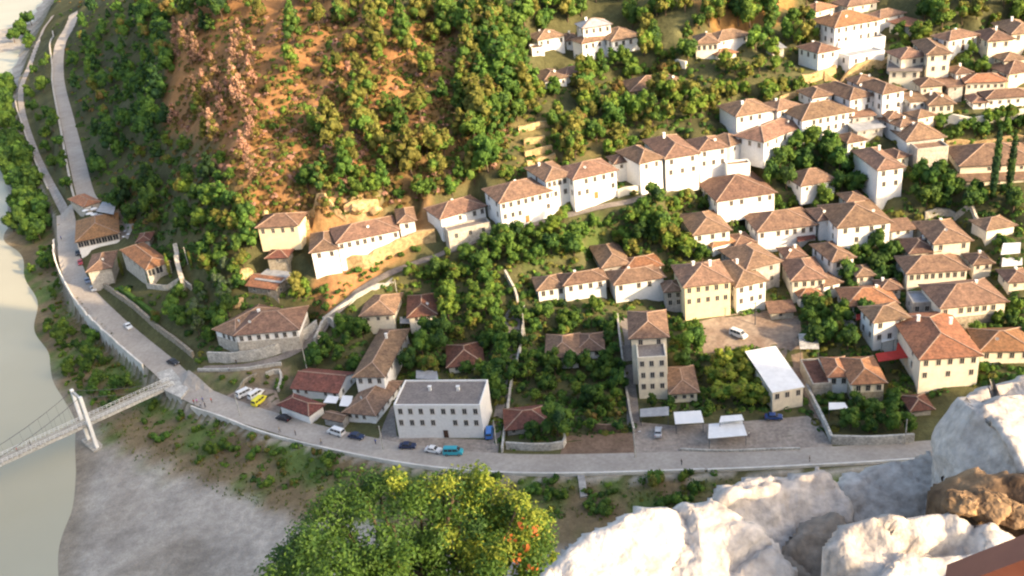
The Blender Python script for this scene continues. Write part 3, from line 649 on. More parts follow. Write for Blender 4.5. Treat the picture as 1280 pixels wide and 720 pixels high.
poly_sheet('restaurant_terrace_pavement', [(105,266),(118,258),(150,262),(168,282),(160,300),(150,300),(140,274)], MT['pave'], .3)
# white edge line / kerb wall along the river side of the road
def kerb(name, px, h, t, material, label, cat='wall', dz=-.6, lift=0, closed=False, kind=None, step=2.2, kd=None, off=0):
    L = smooth_line([at(a, b) for a, b in px], step) if step else [at(a, b) for a, b in px]
    mb = MB()
    R = []
    for i, p in enumerate(L):
        q = L[min(i+1, len(L)-1)] - L[max(i-1, 0)]; q.z = 0; q.normalize(); nn = Vector((-q.y, q.x, 0)) * t / 2
        z = zat(p.x, p.y) + lift; R.append((p + nn.normalized()*off, nn, z))
    for (p, a, z), (q, b, y) in zip(R[:-1], R[1:]):
        c = [(p-a, z), (p+a, z), (q+b, y), (q-b, y)]
        top = [Vector((v.x, v.y, w + h)) for v, w in c]; bot = [Vector((v.x, v.y, w + dz)) for v, w in c]
        mb.face(top[::-1]); mb.face([bot[1], bot[2], top[2], top[1]]); mb.face([bot[3], bot[0], top[0], top[3]])
    for (p, a, z), s in ((R[0], 1), (R[-1], -1)):
        v = [Vector((*(p-a).xy, z+dz)), Vector((*(p+a).xy, z+dz)), Vector((*(p+a).xy, z+h)), Vector((*(p-a).xy, z+h))]
        mb.face(v if s > 0 else v[::-1])
    o = mb.build(name, material)
    return tag(o, label, None if kind == 'structure' else cat, None, kind)
kerb('parapet_wall', [(244,507),(285,521),(330,538),(390,554),(450,567),(505,577),(560,584),(640,589.5),(720,590),(800,588),(880,585)], .8, .45, MT['kerb'], 'long low whitish parapet between the river road and the grassy bank', dz=-5, off=-1.3)
kerb('parapet_wall', [(884,585),(950,582.5),(1000,580),(1060,577),(1100,574.5),(1149,571)], .7, .45, MT['kerb'], 'low whitish parapet on the right stretch of road beside the rocks', dz=-5, off=-1.3)
kerb('parapet_wall', [(74,300),(76,325),(88,352),(104,378),(128,404),(150,424),(186,455)], .9, .5, MT['kerb'], 'curved pale parapet of the river road between the bridge and the arcade house', dz=-6, off=-1.8)
kerb('roadside_wall', [(66,40),(64,70),(66,105),(74,150),(83,200),(91,240),(98,262)], 1.2, .9, MT['palestone'], 'pale stone wall along the outer edge of the far upper road', dz=-4)
kerb('track_wall', [(22,100),(20,128),(26,150),(42,196),(60,236)], .8, .7, MT['palestone'], 'low pale edging wall of the narrow track above the river', dz=-3)
kerb('church_wall', [(122,352),(150,372),(185,400),(215,424),(242,446)], 1.7, .8, MT['stone'], 'long sloping stone retaining wall below the church garden beside the road')
kerb('garden_hedge', [(150,362),(172,378),(196,396)], 1.2, 1.2, LF['mid'], 'clipped green hedge on top of the church retaining wall', cat='hedge')
kerb('church_garden_wall', [(185,360),(210,362),(225,352),(240,362)], 1.6, .6, MT['palestone'], 'low pale wall of the church garden below its porch')
kerb('lane_wall', [(262,452),(300,452),(345,443),(388,420),(398,412)], 3.2, .7, MT['concrete'], 'pale concrete wall below the corner house along the cobbled lane')
kerb('lane_wall', [(395,432),(404,412),(412,405),(420,412)], 2.6, .7, MT['palestone'], 'short rough stone wall at the sharp bend of the cobbled lane')
kerb('lane_wall', [(248,464),(300,463),(352,456)], .9, .5, MT['concrete'], 'thin low wall dividing the cobbled lane from the overgrown ruins')
kerb('terrace_retaining_wall', [(398,345),(430,338),(455,333),(480,322),(516,306),(545,300)], 3.6, 1.0, MT['ochrestone'], 'ochre stone retaining wall below the large L shaped white house')
kerb('terrace_retaining_wall', [(432,268),(452,262),(474,260)], 3.2, 2.0, MT['ochrestone'], 'short ochre masonry wall on the orange slope above the L shaped house')
kerb('ruined_wall', [(386,287),(388,270),(420,266),(462,262)], 2.2, .9, MT['ochrestone'], 'ruined ochre wall right behind the roof of the L shaped house')
kerb('lane_edge_wall', [(404,402),(430,384),(462,364),(492,352)], 1.3, .6, MT['concrete'], 'low pale wall on the lower side of the climbing lane')
kerb('orchard_wall', [(632,345),(645,370),(648,384)], 2.0, .6, MT['palestone'], 'pale wall at the corner of the garden behind the courtyard house')
kerb('orchard_wall', [(655,385),(652,430),(638,490),(628,566)], 1.4, .5, MT['concrete'], 'long thin wall running down the back lane to the road')
kerb('garden_lane_wall', [(772,398),(778,450),(788,520),(793,542)], 1.6, .5, MT['palestone'], 'stone wall along the left side of the lane beside the tower')
kerb('garden_front_wall', [(633,561),(670,563),(704,560),(706,548)], 2.0, .5, MT['concrete'], 'grey garden wall in front of the round tree beside the road')
kerb('brick_garden_wall', [(742,538),(755,540),(775,539)], 2.2, .5, MT['soil'], 'red brick wall segment at the back of the brown lot', )
kerb('yard_front_wall', [(1040,555),(1090,556),(1142,553)], 2.4, .6, MT['concrete'], 'long concrete garden wall in front of the right hand garden')
kerb('yard_side_wall', [(1008,488),(1024,520),(1040,555)], 2.0, .6, MT['concrete'], 'pale side wall of the lane beside the deep red flat roof')
kerb('parking_wall', [(850,563),(905,565),(960,563),(1000,562)], .6, .4, MT['concrete'], 'low kerb wall between the parking area and the road')
kerb('cream_terrace_wall', [(1180,158),(1212,157),(1280,146),(1310,143)], 2.6, .8, MT['cream'], 'long cream wall along the upper right street')
kerb('cream_terrace_wall', [(1182,184),(1230,183),(1280,178),(1310,176)], 2.0, .8, MT['ochrestone'], 'ochre wall above the cypress garden at the right')
kerb('mansion_terrace_wall', [(1030,98),(1070,90),(1110,80)], 2.6, 1.2, MT['ochrestone'], 'sloping ochre retaining wall below the orange roofed mansion')
kerb('mansion_terrace_wall', [(1002,102),(1022,98),(1044,90)], 2.4, 1.0, MT['ochrestone'], 'ochre terrace wall left of the mansion retaining wall')
kerb('slope_wall', [(974,128),(995,122),(1016,114)], 2.0, .8, MT['ochrestone'], 'short ochre wall among trees above the upper row house')
for i, (a, b, c, d, t_) in enumerate([(648,165,722,151,'longest and highest'),(655,181,681,176,'second from the top'),(656,196,690,188,'third from the top'),(659,208,694,198,'lowest')]):
    kerb('garden_terrace_wall', [(a,b),((a+c)/2,(b+d)/2),(c,d)], 1.8, .9, MT['ochrestone'], 'ochre terrace wall on the slope behind the ridge row, %s of the four' % t_)
kerb('garden_terrace_wall', [(815,97),(835,92),(858,84)], 2.0, .9, MT['cream'], 'ochre terrace wall right above the three linked pinkish roofs')
kerb('garden_terrace_wall', [(876,222),(890,219),(908,212)], 2.0, .9, MT['cream'], 'cream terrace wall just below the right end of the ridge row')
kerb('ridge_street_wall', [(772,246),(800,240),(822,235)], 2.2, .8, MT['cream'], 'cream wall under the tall windowless house of the ridge row')
kerb('right_garden_wall', [(1156,272),(1185,268),(1215,264)], 1.8, .7, MT['palestone'], 'stone wall at the foot of the dark green garden on the right')
kerb('right_garden_wall', [(1215,264),(1225,285),(1238,300)], 1.8, .7, MT['palestone'], 'pale wall curving down toward the curved red roof at the right')
kerb('ruin_wall', [(300,490),(306,478),(322,470)], 1.0, .6, MT['stone'], 'broken stone wall stub left in the overgrown ruins')
kerb('ruin_wall', [(333,470),(350,466),(352,478),(348,490)], 1.2, .6, MT['palestone'], 'pale L shaped wall remnant in the ruins below the lane')
kerb('cliff_wall', [(222,318),(226,345),(231,362)], 4.0, 1.4, MT['palestone'], 'whitish rendered wall fragment right of the church porch')
# rock outcrops on the slope
def rock_mesh(r, seed, flat=.7, sub=3, rough=.28):
    bm = bmesh.new(); bmesh.ops.create_icosphere(bm, subdivisions=sub, radius=r); rr = random.Random(seed)
    pl = [(Vector((rr.gauss(0,1), rr.gauss(0,1), rr.gauss(0,.8))).normalized(), rr.uniform(.6,.9)) for _ in range(12)]
    from mathutils import noise
    off = Vector((seed*3.1, seed*1.7, 0))
    for v in bm.verts:
        d = v.co.normalized(); k = 1
        for n_, c in pl:
            q = d.dot(n_)
            if q > .05: k = min(k, c / q)
        k += rough * .35 * noise.noise(d * 2.2 + off) + rough * .2 * noise.noise(d * 6 + off)
        v.co = d * r * k; v.co.z *= flat
    me = bpy.data.meshes.new('rock'); bm.to_mesh(me); bm.free(); return me
for i, (px, py, r, lab) in enumerate([(306,345,3.2,'pale ochre rock outcrop beside the half tin roofed house'),(298,378,2.6,'small pale rock outcrop behind the corner house roof'),(140,183,2.8,'white rock patch in the dark wood above the far road'),(446,258,3.2,'ochre rock bulge on the slope above the L shaped house'),(470,262,2.6,'ochre rock at the right end of the masonry wall'),(412,340,2.4,'ochre rock stump at the left end of the terrace wall'),(332,268,2.4,'ochre boulder above the ochre cottage')]):
    me = rock_mesh(r, i, .75); me.materials.append(MT['ochrestone' if i != 2 else 'palestone']); p = at(px, py)
    tag(put('rock_outcrop', me, None, (p.x, p.y, p.z), i), lab, 'rock')

# ------------------------------------------------------------------ canopies, tarps, awnings
def canopy(name, px, lift, material, label, cat='canopy', posts=True, thick=.12):
    P = [unp(a, b, at(sum(q[0] for q in px)/len(px), sum(q[1] for q in px)/len(px) + 8).z + lift) for a, b in px]
    c = sum(P, Vector()) / len(P); root = empty(name, (c.x, c.y, zat(c.x, c.y))); tag(root, label, cat)
    Q = [p - root.location for p in P]; mb = MB(); mb.face(Q); mb.face([q - Vector((0,0,thick)) for q in Q][::-1])
    for i in range(len(Q)):
        a, b = Q[i], Q[(i+1) % len(Q)]; mb.face([b, a, a - Vector((0,0,thick)), b - Vector((0,0,thick))])
    mb.build('roof_sheet', material, root)
    if posts:
        for q in Q:
            r = q * .94; m = MB(); m.tube([(r.x, r.y, -1.0), (r.x, r.y, q.z - thick + .01)], .07, 6); m.build('post', MT['steel'], root)
    return root
canopy('market_canopy', [(885,548),(934,544),(928,526),(886,530)], 2.6, MT['tin'], 'large white flat canopy in front of the vine garden at the parking area')
canopy('market_canopy', [(899,528),(930,525),(927,518),(901,520)], 3.6, MT['tin'], 'small white canopy directly behind the large flat one')
canopy('kiosk_canopy', [(844,530),(880,528),(876,513),(842,515)], 2.8, MT['cloth'], 'pinkish white kiosk canopy right of the silver car')
canopy('shop_canopy', [(800,521),(836,519),(836,508),(800,511)], 2.6, MT['flatgrey'], 'grey blue sheet canopy at the foot of the tower')
canopy('party_tent', [(404,503),(420,504),(424,496),(410,494)], 2.8, MT['cloth'], 'left white garden tent beside the shaded tiled house', 'tent')
canopy('party_tent', [(424,507),(438,508),(441,495),(428,494)], 2.8, MT['cloth'], 'right white garden tent touching the shaded tiled house', 'tent')
canopy('shop_awning', [(1070,400),(1096,396),(1094,390),(1070,393)], 3.0, MT['red'], 'small bright red awning below the orange roof', 'awning')
canopy('red_canopy', [(1098,452),(1140,446),(1135,428),(1122,428),(1120,438),(1094,442)], 4.0, MT['red'], 'bent bright red sheet roof between two cream houses', 'canopy')
canopy('porch_awning', [(997,302),(1020,298),(1018,291),(996,296)], 2.6, MT['roofr'], 'dark red porch awning under the long white house', 'awning')
canopy('teal_tarpaulin', [(518,401),(533,399),(533,394),(519,395)], 2.0, mat('teal_cloth', (.06,.42,.36), .7), 'small teal tarpaulin beside the red brown cottage', 'tarpaulin')
canopy('terrace_canopy', [(120,264),(142,268),(145,255),(128,252)], 3.4, MT['flatgrey'], 'dark grey canopy over the riverside restaurant terrace')
canopy('greenhouse_tarp', [(1251,318),(1275,316),(1276,303),(1254,304)], 3.0, MT['cloth'], 'upper white tarpaulin at the right edge below the curved roof', 'tarpaulin')
canopy('greenhouse_tarp', [(1252,333),(1278,331),(1278,322),(1253,322)], 2.6, MT['tin'], 'lower white sheet roof at the right edge below the curved roof', 'shed roof')
canopy('yard_shelter', [(1000,436),(1024,436),(1022,417),(998,417)], 2.4, MT['concrete'], 'beige square shelter roof between the dirt yard and the dark garden', 'shelter')
canopy('balcony_canopy', [(1036,512),(1060,510),(1056,503),(1036,503)], 2.8, MT['cloth'], 'white awning in the yard beside the cream house with three windows', 'awning')
canopy('orchard_shed_roof', [(500,404),(520,404),(520,396),(500,396)], 2.2, MT['flatgrey'], 'grey sheet shed roof behind the long tiled house', 'shed roof')
canopy('hall_lean_to', [(520,473),(548,474),(546,463),(520,463)], 2.4, MT['flatgrey'], 'grey lean to roof just behind the white hall', 'shed roof')
canopy('court_canopy', [(1102,428),(1118,424),(1116,414),(1102,416)], 4.5, MT['tin'], 'white terrace canopy in the courtyard of the sprawling orange roofed house')
# parasols with tables
def parasol(p, label):
    root = empty('parasol', p); tag(root, label, 'parasol', 'white parasols on the riverside restaurant terrace')
    mb = MB(); n = 8
    for i in range(n):
        a, b = 2*math.pi*i/n, 2*math.pi*(i+1)/n; mb.face([(1.5*math.cos(a),1.5*math.sin(a),2.2),(1.5*math.cos(b),1.5*math.sin(b),2.2),(0,0,2.75)])
        mb.face([(1.5*math.cos(b),1.5*math.sin(b),2.18),(1.5*math.cos(a),1.5*math.sin(a),2.18),(0,0,2.7)])
    mb.build('canopy', MT['cloth'], root); m = MB(); m.tube([(0,0,0),(0,0,2.7)], .04, 6); m.build('pole', MT['steel'], root)
for i, (px, py) in enumerate([(109,270),(114,274),(112,266),(120,275),(126,276),(119,268)]):
    p = at(px, py); parasol((p.x, p.y, p.z + .3), 'white parasol over a table of the upper restaurant terrace')
tabm = MB(); tabm.box(-.5,.5,-.4,.4,.72,.78); tb2 = MB(); tb2.tube([(0,0,0),(0,0,.72)], .05, 6); TT, TL = tabm.mesh('tabletop', MT['cloth']), tb2.mesh('leg', MT['steel'])
for i, (px, py) in enumerate([(146,288),(152,286),(150,294),(157,292),(155,299),(161,296),(148,300)]):
    p = at(px, py); r = empty('cafe_table', (p.x, p.y, p.z + .32), i * .5); tag(r, 'small white cafe table on the lower restaurant terrace beside the church', 'table', 'cafe tables on the lower restaurant terrace')
    put('tabletop', TT, r); put('leg', TL, r)

# ------------------------------------------------------------------ vehicles
def ellip(mb, prof, w, m):
    """side profile (x,z) extruded over width with a tumblehome"""
    n = len(prof)
    zs = [p[1] for p in prof]; z0, z1 = min(zs), max(zs)
    def wid(z): return w/2 * (1 - .16 * max(0, (z - .8)) / .7) if z > .8 else w/2
    L = [Vector((x, -wid(z), z)) for x, z in prof]; R = [Vector((x, wid(z), z)) for x, z in prof]
    for i in range(n): j = (i+1) % n; mb.face([L[i], R[i], R[j], L[j]], m)
    mb.face(L, m); mb.face(R[::-1], m)
PAINT = {}
def paint(c):
    if c not in PAINT: PAINT[c] = mat('car_paint', c, .35, var=.03, spec=.5)
    return PAINT[c]
def car(px, py, qx, qy, color, label, kind='car', stripe=None, dz=.12, group=None):
    p, q = at(px, py), at(qx, qy); d = q - p; a = math.atan2(d.y, d.x); names = dict(car='parked_car', van='van', minibus='minibus')
    root = empty(names[kind], (p.x, p.y, p.z + dz), a); tag(root, label, 'van' if kind != 'car' else 'car', group)
    pm = paint(color)
    if kind == 'car':
        Lh, W = 2.1, 1.72
        prof = [(-2.1,.35),(-2.08,.75),(-1.9,.95),(-1.35,1.0),(-.95,1.42),(.35,1.44),(.95,.98),(1.85,.85),(2.1,.62),(2.1,.35)]
        glass = [[(-1.22,1.02),(-.9,1.36),(-.3,1.38),(-.3,1.0)],[(-.22,1.0),(-.22,1.38),(.3,1.38),(.78,1.0)]]; ws = [(.96,1.0,.42,1.43),(-1.38,1.02,-1.0,1.40)]; wx = (1.3,-1.3); wr = .31
    else:
        Lh, W = 2.4, 1.85
        prof = [(-2.4,.35),(-2.42,1.0),(-2.3,1.92),(-2.1,2.0),(1.0,2.0),(1.65,1.25),(2.25,1.05),(2.42,.7),(2.42,.35)]
        glass = [[(-2.1,1.2),(-2.05,1.78),(-1.2,1.8),(-1.2,1.2)],[(-1.1,1.2),(-1.1,1.8),(-.1,1.8),(-.1,1.2)],[(0,1.2),(0,1.8),(.95,1.8),(1.4,1.25)]]; ws = [(1.66,1.26,1.05,1.98),(-2.4,1.2,-2.3,1.85)]; wx = (1.5,-1.5); wr = .33
    b = MB(); ellip(b, prof, W, 0); b.build('body', pm, root)
    def wid(z): return W/2 * (1 - .16 * (z - .8) / .7) if z > .8 else W/2
    for s in (-1, 1):
        for g in glass:
            m = MB(); pts = [Vector((x, s*(wid(z)+.012), z)) for x, z in g]; ins = [Vector((v.x, v.y - s*.03, v.z)) for v in pts]
            m.face(pts if s < 0 else pts[::-1]); m.build('side_window', MT['glass'], root)
    for i, (x0, z0, x1, z1) in enumerate(ws):
        m = MB(); w0, w1 = wid(z0)*.9, wid(z1)*.88; o = .015 if x0 > 0 else -.015
        m.face([(x0+o,-w0,z0+.03),(x0+o,w0,z0+.03),(x1+o,w1,z1-.04),(x1+o,-w1,z1-.04)][::(1 if x0 > 0 else -1)]); m.build('windscreen' if i == 0 else 'rear_window', MT['glass'], root)
    for x in wx:
        for s in (-1, 1):
            m = MB(); m.tube([(x, s*(W/2-.17), wr), (x, s*(W/2+.02), wr)], wr, 12); t = m.build('wheel', MT['tyre'], root)
            m = MB(); m.tube([(x, s*(W/2), wr), (x, s*(W/2+.035), wr)], wr*.6, 10); m.build('rim', MT['rim'], t)
    for s in (-1, 1):
        m = MB(); m.box(Lh-.04, Lh+.03, s*W*.34-.16, s*W*.34+.16, .6, .75); m.build('headlight', MT['lampglass'], root)
        m = MB(); m.box(-Lh-.03, -Lh+.04, s*W*.36-.12, s*W*.36+.12, .7, .86); m.build('tail_light', MT['red'], root)
    return root
WH, BK, NV, SV, BL, TL_, YL, RD = (.78,.78,.78), (.018,.02,.028), (.02,.035,.09), (.45,.47,.50), (.03,.16,.50), (.04,.36,.46), (.80,.72,.05), (.40,.03,.04)
car(307,494,313,486,WH,'white van with its nose up, left of two parked in the dirt lot','van')
car(321,496,327,488,WH,'white van between the left white van and the yellow one','van')
car(325,504,331,494,YL,'yellow minibus parked in the dirt lot beside the ruins','minibus')
car(355,525,340,521,BK,'black car passing the small whitewashed roadside house')
car(421,543,405,538,WH,'small white van parked below the four windowed shaded house','van')
car(446,548,462,551,NV,'dark navy car parked directly behind the small white van')
car(510,560,528,560,NV,'navy car parked in front of the left end of the white hall')
car(542,565,556,567,WH,'small white car between the navy car and the teal van')
car(567,568,585,568,TL_,'teal van parked at the roadside before the white hall','van')
car(612,544,613,530,BL,'blue van parked beside the right end wall of the white hall','van')
car(823,543,824,530,SV,'silver car parked with its nose away from the road beside the kiosk')
car(923,421,935,428,WH,'long white van alone in the middle of the dirt yard','van')
car(967,524,980,524,(.03,.07,.22),'blue car parked in front of the white roofed hall')
car(217,455,232,461,BK,'black car near the road end of the footbridge')
car(161,410,170,420,WH,'white car driving alone on the curving river road')
car(101,330,104,344,RD,'red car parked at the wall of the windowless riverside house')
car(98,318,100,330,BK,'black car parked close behind the red one')
car(110,353,116,364,(.25,.28,.36),'blue grey car parked behind the silver car on the road bend')
car(117,363,125,374,SV,'silver car parked at the end of the line on the road bend')
car(1058,407,1070,404,WH,'white car half hidden beside the bright red awning')
# ------------------------------------------------------------------ people
def skin_body(name, pose, cols, seed):
    """one continuous figure; cols: (skin, top, bottom, shoe)"""
    V = []; E = []; Rr = []
    def add(p, r, par=None):
        V.append(p); Rr.append(r); i = len(V) - 1
        if par is not None: E.append((par, i))
        return i
    st = pose
    pel = add((0,0,.93), .135); sp = add((0,0,1.15), .125, pel); ch = add((0,0,1.34), .145, sp); nk = add((0,0,1.48), .055, ch); hd = add((.01,0,1.60), .085, nk); add((.005,0,1.69), .075, hd)
    add((.10,0,1.60), .018, hd)
    for s in (-1, 1):
        f = st * s
        hp = add((0, s*.09, .86), .10, pel); kn = add((.16*f+.03, s*.10, .48), .062, hp); an = add((.22*f-.02, s*.10, .09), .042, kn); add((.22*f+.15, s*.11, .035), .035, an)
        sh = add((0, s*.17, 1.40), .06, ch); el = add((-.12*f, s*.23, 1.13), .042, sh); wr = add((-.14*f+.07, s*.24, .90), .028, el); pm = add((-.14*f+.10, s*.24, .83), .030, wr)
        for k in range(4):
            a = add((-.14*f+.075+.022*k, s*.245, .77), .009, pm); add((-.14*f+.08+.022*k, s*.235, .735-.01*(k in (1,2))), .008, a)
        a = add((-.14*f+.145, s*.225, .81), .010, pm); add((-.14*f+.155, s*.215, .775), .008, a)
    me = bpy.data.meshes.new('body'); me.from_pydata(V, E, []); o = bpy.data.objects.new('body_tmp', me); COL.objects.link(o)
    md = o.modifiers.new('s', 'SKIN'); sv = me.skin_vertices[0].data
    for i, r in enumerate(Rr): sv[i].radius = (r, r * (.8 if i in (1,2) else 1))
    sv[0].use_root = True
    sub = o.modifiers.new('u', 'SUBSURF'); sub.levels = 1; sub.render_levels = 1
    dg = bpy.context.evaluated_depsgraph_get(); ev = bpy.data.meshes.new_from_object(o.evaluated_get(dg)); bpy.data.objects.remove(o)
    ev.name = 'body'; ev.materials.clear()
    for c in cols: ev.materials.append(c)
    for p in ev.polygons:
        z = p.center.z; y = abs(p.center.y)
        p.material_index = 3 if z < .09 else 2 if z < .95 and y < .2 else 0 if (z > 1.46 or (y > .19 and z < 1.1)) else 1
        p.use_smooth = True
    return ev
SK = mat('skin', (.48,.29,.20), .7, var=.05)
def cm(c): return mat('clothing', c, .9, var=.08)
hair_mb = bmesh.new(); bmesh.ops.create_icosphere(hair_mb, subdivisions=2, radius=.105)
for v in hair_mb.verts:
    if v.co.x > .03 and v.co.z < .045: v.co.x = .0
    v.co.z = max(v.co.z, -.05)
HAIR = bpy.data.meshes.new('hair'); hair_mb.to_mesh(HAIR); hair_mb.free(); HAIR.materials.append(mat('dark_hair', (.03,.02,.015), .8))
TOPS = [((.55,.08,.08),'red shirt'),((.70,.70,.70),'white shirt'),((.08,.12,.35),'blue shirt'),((.45,.18,.42),'purple shirt'),((.03,.03,.03),'black jacket'),((.40,.32,.20),'tan shirt')]
bodies = []
for i, (c, nm) in enumerate(TOPS):
    bodies.append((skin_body('body', .9 if i % 2 else .25, (SK, cm(c), cm((.05,.06,.10) if i % 3 else (.2,.17,.13)), cm((.03,.025,.02))), i), nm))
def person(px, py, k, rz, label, dz=.12):
    p = at(px, py); me, nm = bodies[k]
    o = put('person', me, None, (p.x, p.y, p.z + dz), rz); tag(o, 'person in a %s %s' % (nm, label), 'person'); put('hair', HAIR, o, (-.012, 0, 1.655))
PPL = [(243,506,0,'at the left end of the group by the footbridge',1.0),(247,505,3,'in the group by the footbridge',2.4),(251,509,1,'at the middle of the group by the footbridge',.3),(254,503,2,'behind the group by the footbridge',-1.2),(257,510,4,'at the parapet, right end of the group by the footbridge',2.9),
 (265,504,0,'walking alone on the road right of the group',-.4),(296,456,4,'at the lane corner below the ten windowed house',1.6),(287,465,1,'on the lane by the thin low wall',.2),(370,545,4,'walking along the parapet below the black car',-.1),(350,541,5,'walking ahead along the parapet below the black car',-.2),(402,556,5,'on the road below the small white van',2.9),(470,556,2,'standing at the mouth of the side lane',1.2),
 (852,582,4,'crossing the road below the kiosk',.4),(1012,578,4,'on the road near the right end of the parking area',3.0),(936,547,1,'standing beside the large white flat canopy',2.0),(77,300,2,'at the parapet of the road beside the arcade house',1.4),(22,559,0,'walking on the footbridge',.5)]
# ------------------------------------------------------------------ suspension footbridge
def bridge():
    A = unp(214, 478, 8.3); B0 = unp(-60, 606, 7.6); d = (B0 - A); d.z = 0; Ln = d.length; a = math.atan2(d.y, d.x)
    root = empty('suspension_footbridge', A, a); tag(root, 'pale suspension footbridge crossing from the road to beyond the left edge', 'bridge')
    sag = lambda x: .35 * math.sin(math.pi * min(1, x / Ln)) 
    w = 1.75; N = int(Ln / 1.2)
    mb = MB()
    mb.box(0, Ln, -w, w, -.12, 0); mb.build('deck', MT['deck'], root)
    for s in (-1, 1):
        mb = MB(); mb.box(0, Ln, s*w-.12, s*w+.12, -.75, -.125); mb.build('girder', MT['concrete'], root)
        mb = MB(); mb.box(0, Ln, s*w-.04, s*w+.04, 1.0, 1.08); mb.box(0, Ln, s*w-.03, s*w+.03, .55, .60)
        for i in range(N): x = Ln * i / N; mb.box(x-.04, x+.04, s*w-.04, s*w+.04, 0, 1.0)
        for i in range(N): x = Ln * i / N; mb.bar((x, s*(w+.02), .05), (x + Ln/N, s*(w+.02), 1.0), .04)
        mb.build('railing', MT['wpaint'], root)
    # tower position
    T = unp(106, 527, 8.0); xt = (T - A).dot(d.normalized())
    tw = empty('bridge_tower', (xt, 0, 0)); tw.parent = root
    bot = -7.6; top = 9.0
    for s in (-1, 1):
        m = MB(); m.box(-.42, .42, s*3.0-.42, s*3.0+.42, bot, top); m.build('pylon_leg', MT['white'], tw)
    m = MB(); m.box(-.3, .3, -2.57, 2.57, top-1.0, top-.3); m.box(-.35,.35,-2.57,2.57,-1.6,-.8); m.build('crossbeam', MT['concrete'], tw)
    m = MB(); m.box(-1.6, 1.6, -4.4, 4.4, bot-2.0, bot+.5); m.build('footing', MT['palestone'], tw)
    for s in (-1, 1):
        y = s * 2.3; m = MB(); pts = [(0, y, 0.6)] ; pts = [(2, s*w, .5)] + [(2 + (xt-2)*t, s*(w + .95*t), .5 + (top-.2-.5)*t**1.35) for t in (.2,.4,.6,.8,1)]
        m.tube(pts, .07, 6)
        L2 = Ln - xt + 40; pts = [(xt + L2*t, s*2.7, 1.2 + (top-1.4) * (1-2*t)**2) for t in [k/16 for k in range(17)]]
        m.tube(pts, .07, 6); m.build('main_cable', MT['steel'], root)
        for k in range(1, 34):
            x = xt + k * 2.6
            if x > Ln: break
            t = (x - xt) / L2; z = 1.2 + (top-1.4) * (1-2*t)**2
            m = MB(); m.bar((x, s*2.7, z), (x, s*w, -.2), .035); m.build('hanger', MT['steel'], root)
    return root, A, a, Ln
BR = bridge()
poly = [(196,466),(214,460),(236,486),(226,497),(206,488)]
pz = [unp(a, b, 8.25) for a, b in poly]; mb = MB(); mb.face(pz[::-1]); 
for i in range(len(pz)):
    a, b = pz[i], pz[(i+1) % len(pz)]; mb.face([a, b, b - Vector((0,0,7)), a - Vector((0,0,7))]); 
tag(mb.build('bridge_abutment', MT['concrete']), 'pale concrete landing platform joining the footbridge to the road', 'platform')
for q in PPL:
    if q[0] == 22: continue
    person(q[0], q[1], q[2], q[4], q[3])
for px, k, lb in ((22,0,'walking on the left part of the footbridge'),(38,4,'walking second from the left on the footbridge')):
    o = put('person', bodies[k][0], None, tuple(unp(px, 566 - (px-22)*.52, 7.9)), -2.6); o.location.z = 8.3
    T = (o.location - BR[1]); dd = Vector((math.cos(BR[2]), math.sin(BR[2]), 0)); o.location = BR[1] + dd * T.dot(dd) + Vector((0,0,.02)); tag(o, 'person in a %s %s' % (bodies[k][1], lb), 'person'); put('hair', HAIR, o, (-.012,0,1.655))
# ------------------------------------------------------------------ poles
def pole(px, py, h, label, lamp=False, white=True):
    p = at(px, py); root = empty('utility_pole' if not lamp else 'street_lamp', (p.x, p.y, p.z)); tag(root, label, 'pole' if not lamp else 'street lamp')
    m = MB(); m.tube([(0,0,-.5),(0,0,h)], [.16,.10], 8); m.build('mast', MT['concrete' if white else 'steel'], root)
    m = MB()
    if lamp: m.tube([(0,0,h-.1),(.5,0,h+.15),(1.2,0,h+.2)], .05, 6); m.build('arm', MT['steel'], root); m = MB(); m.box(1.0,1.6,-.12,.12,h+.12,h+.24); m.build('lamp_head', MT['lampglass'], root)
    else: m.box(-.8,.8,-.06,.06,h-.5,h-.38); m.build('crossarm', MT['wood'], root)
pole(385,468,8.5,'pale concrete pole standing beside the garden left of the tiled long house')
pole(479,562,7,'leaning grey pole at the mouth of the side lane', white=True)
pole(656,420,7,'pale pole with a white lamp in the garden left of the back lane wall')
pole(497,372,6,'short pale pole at the edge of the climbing lane')
pole(621,560,8,'concrete pole at the corner of the blue van lane')
pole(1131,556,7,'pole behind the garden wall just left of the white boulder')
pole(944,406,7,'thin pole in the dirt yard above the white van', white=False)
pole(794,572,7,'street lamp where the tower lane meets the road', lamp=True)
pole(300,520,7,'street lamp on the road below the white vans', lamp=True)
pole(235,330,6,'white pole in the trees right of the church')
# road drain channel below the parapet
kerb('drain_chute', [(726,594),(728,606),(730,622)], .4, 1.6, MT['grey'], 'dark concrete drain chute running down the grassy bank', cat='drain')

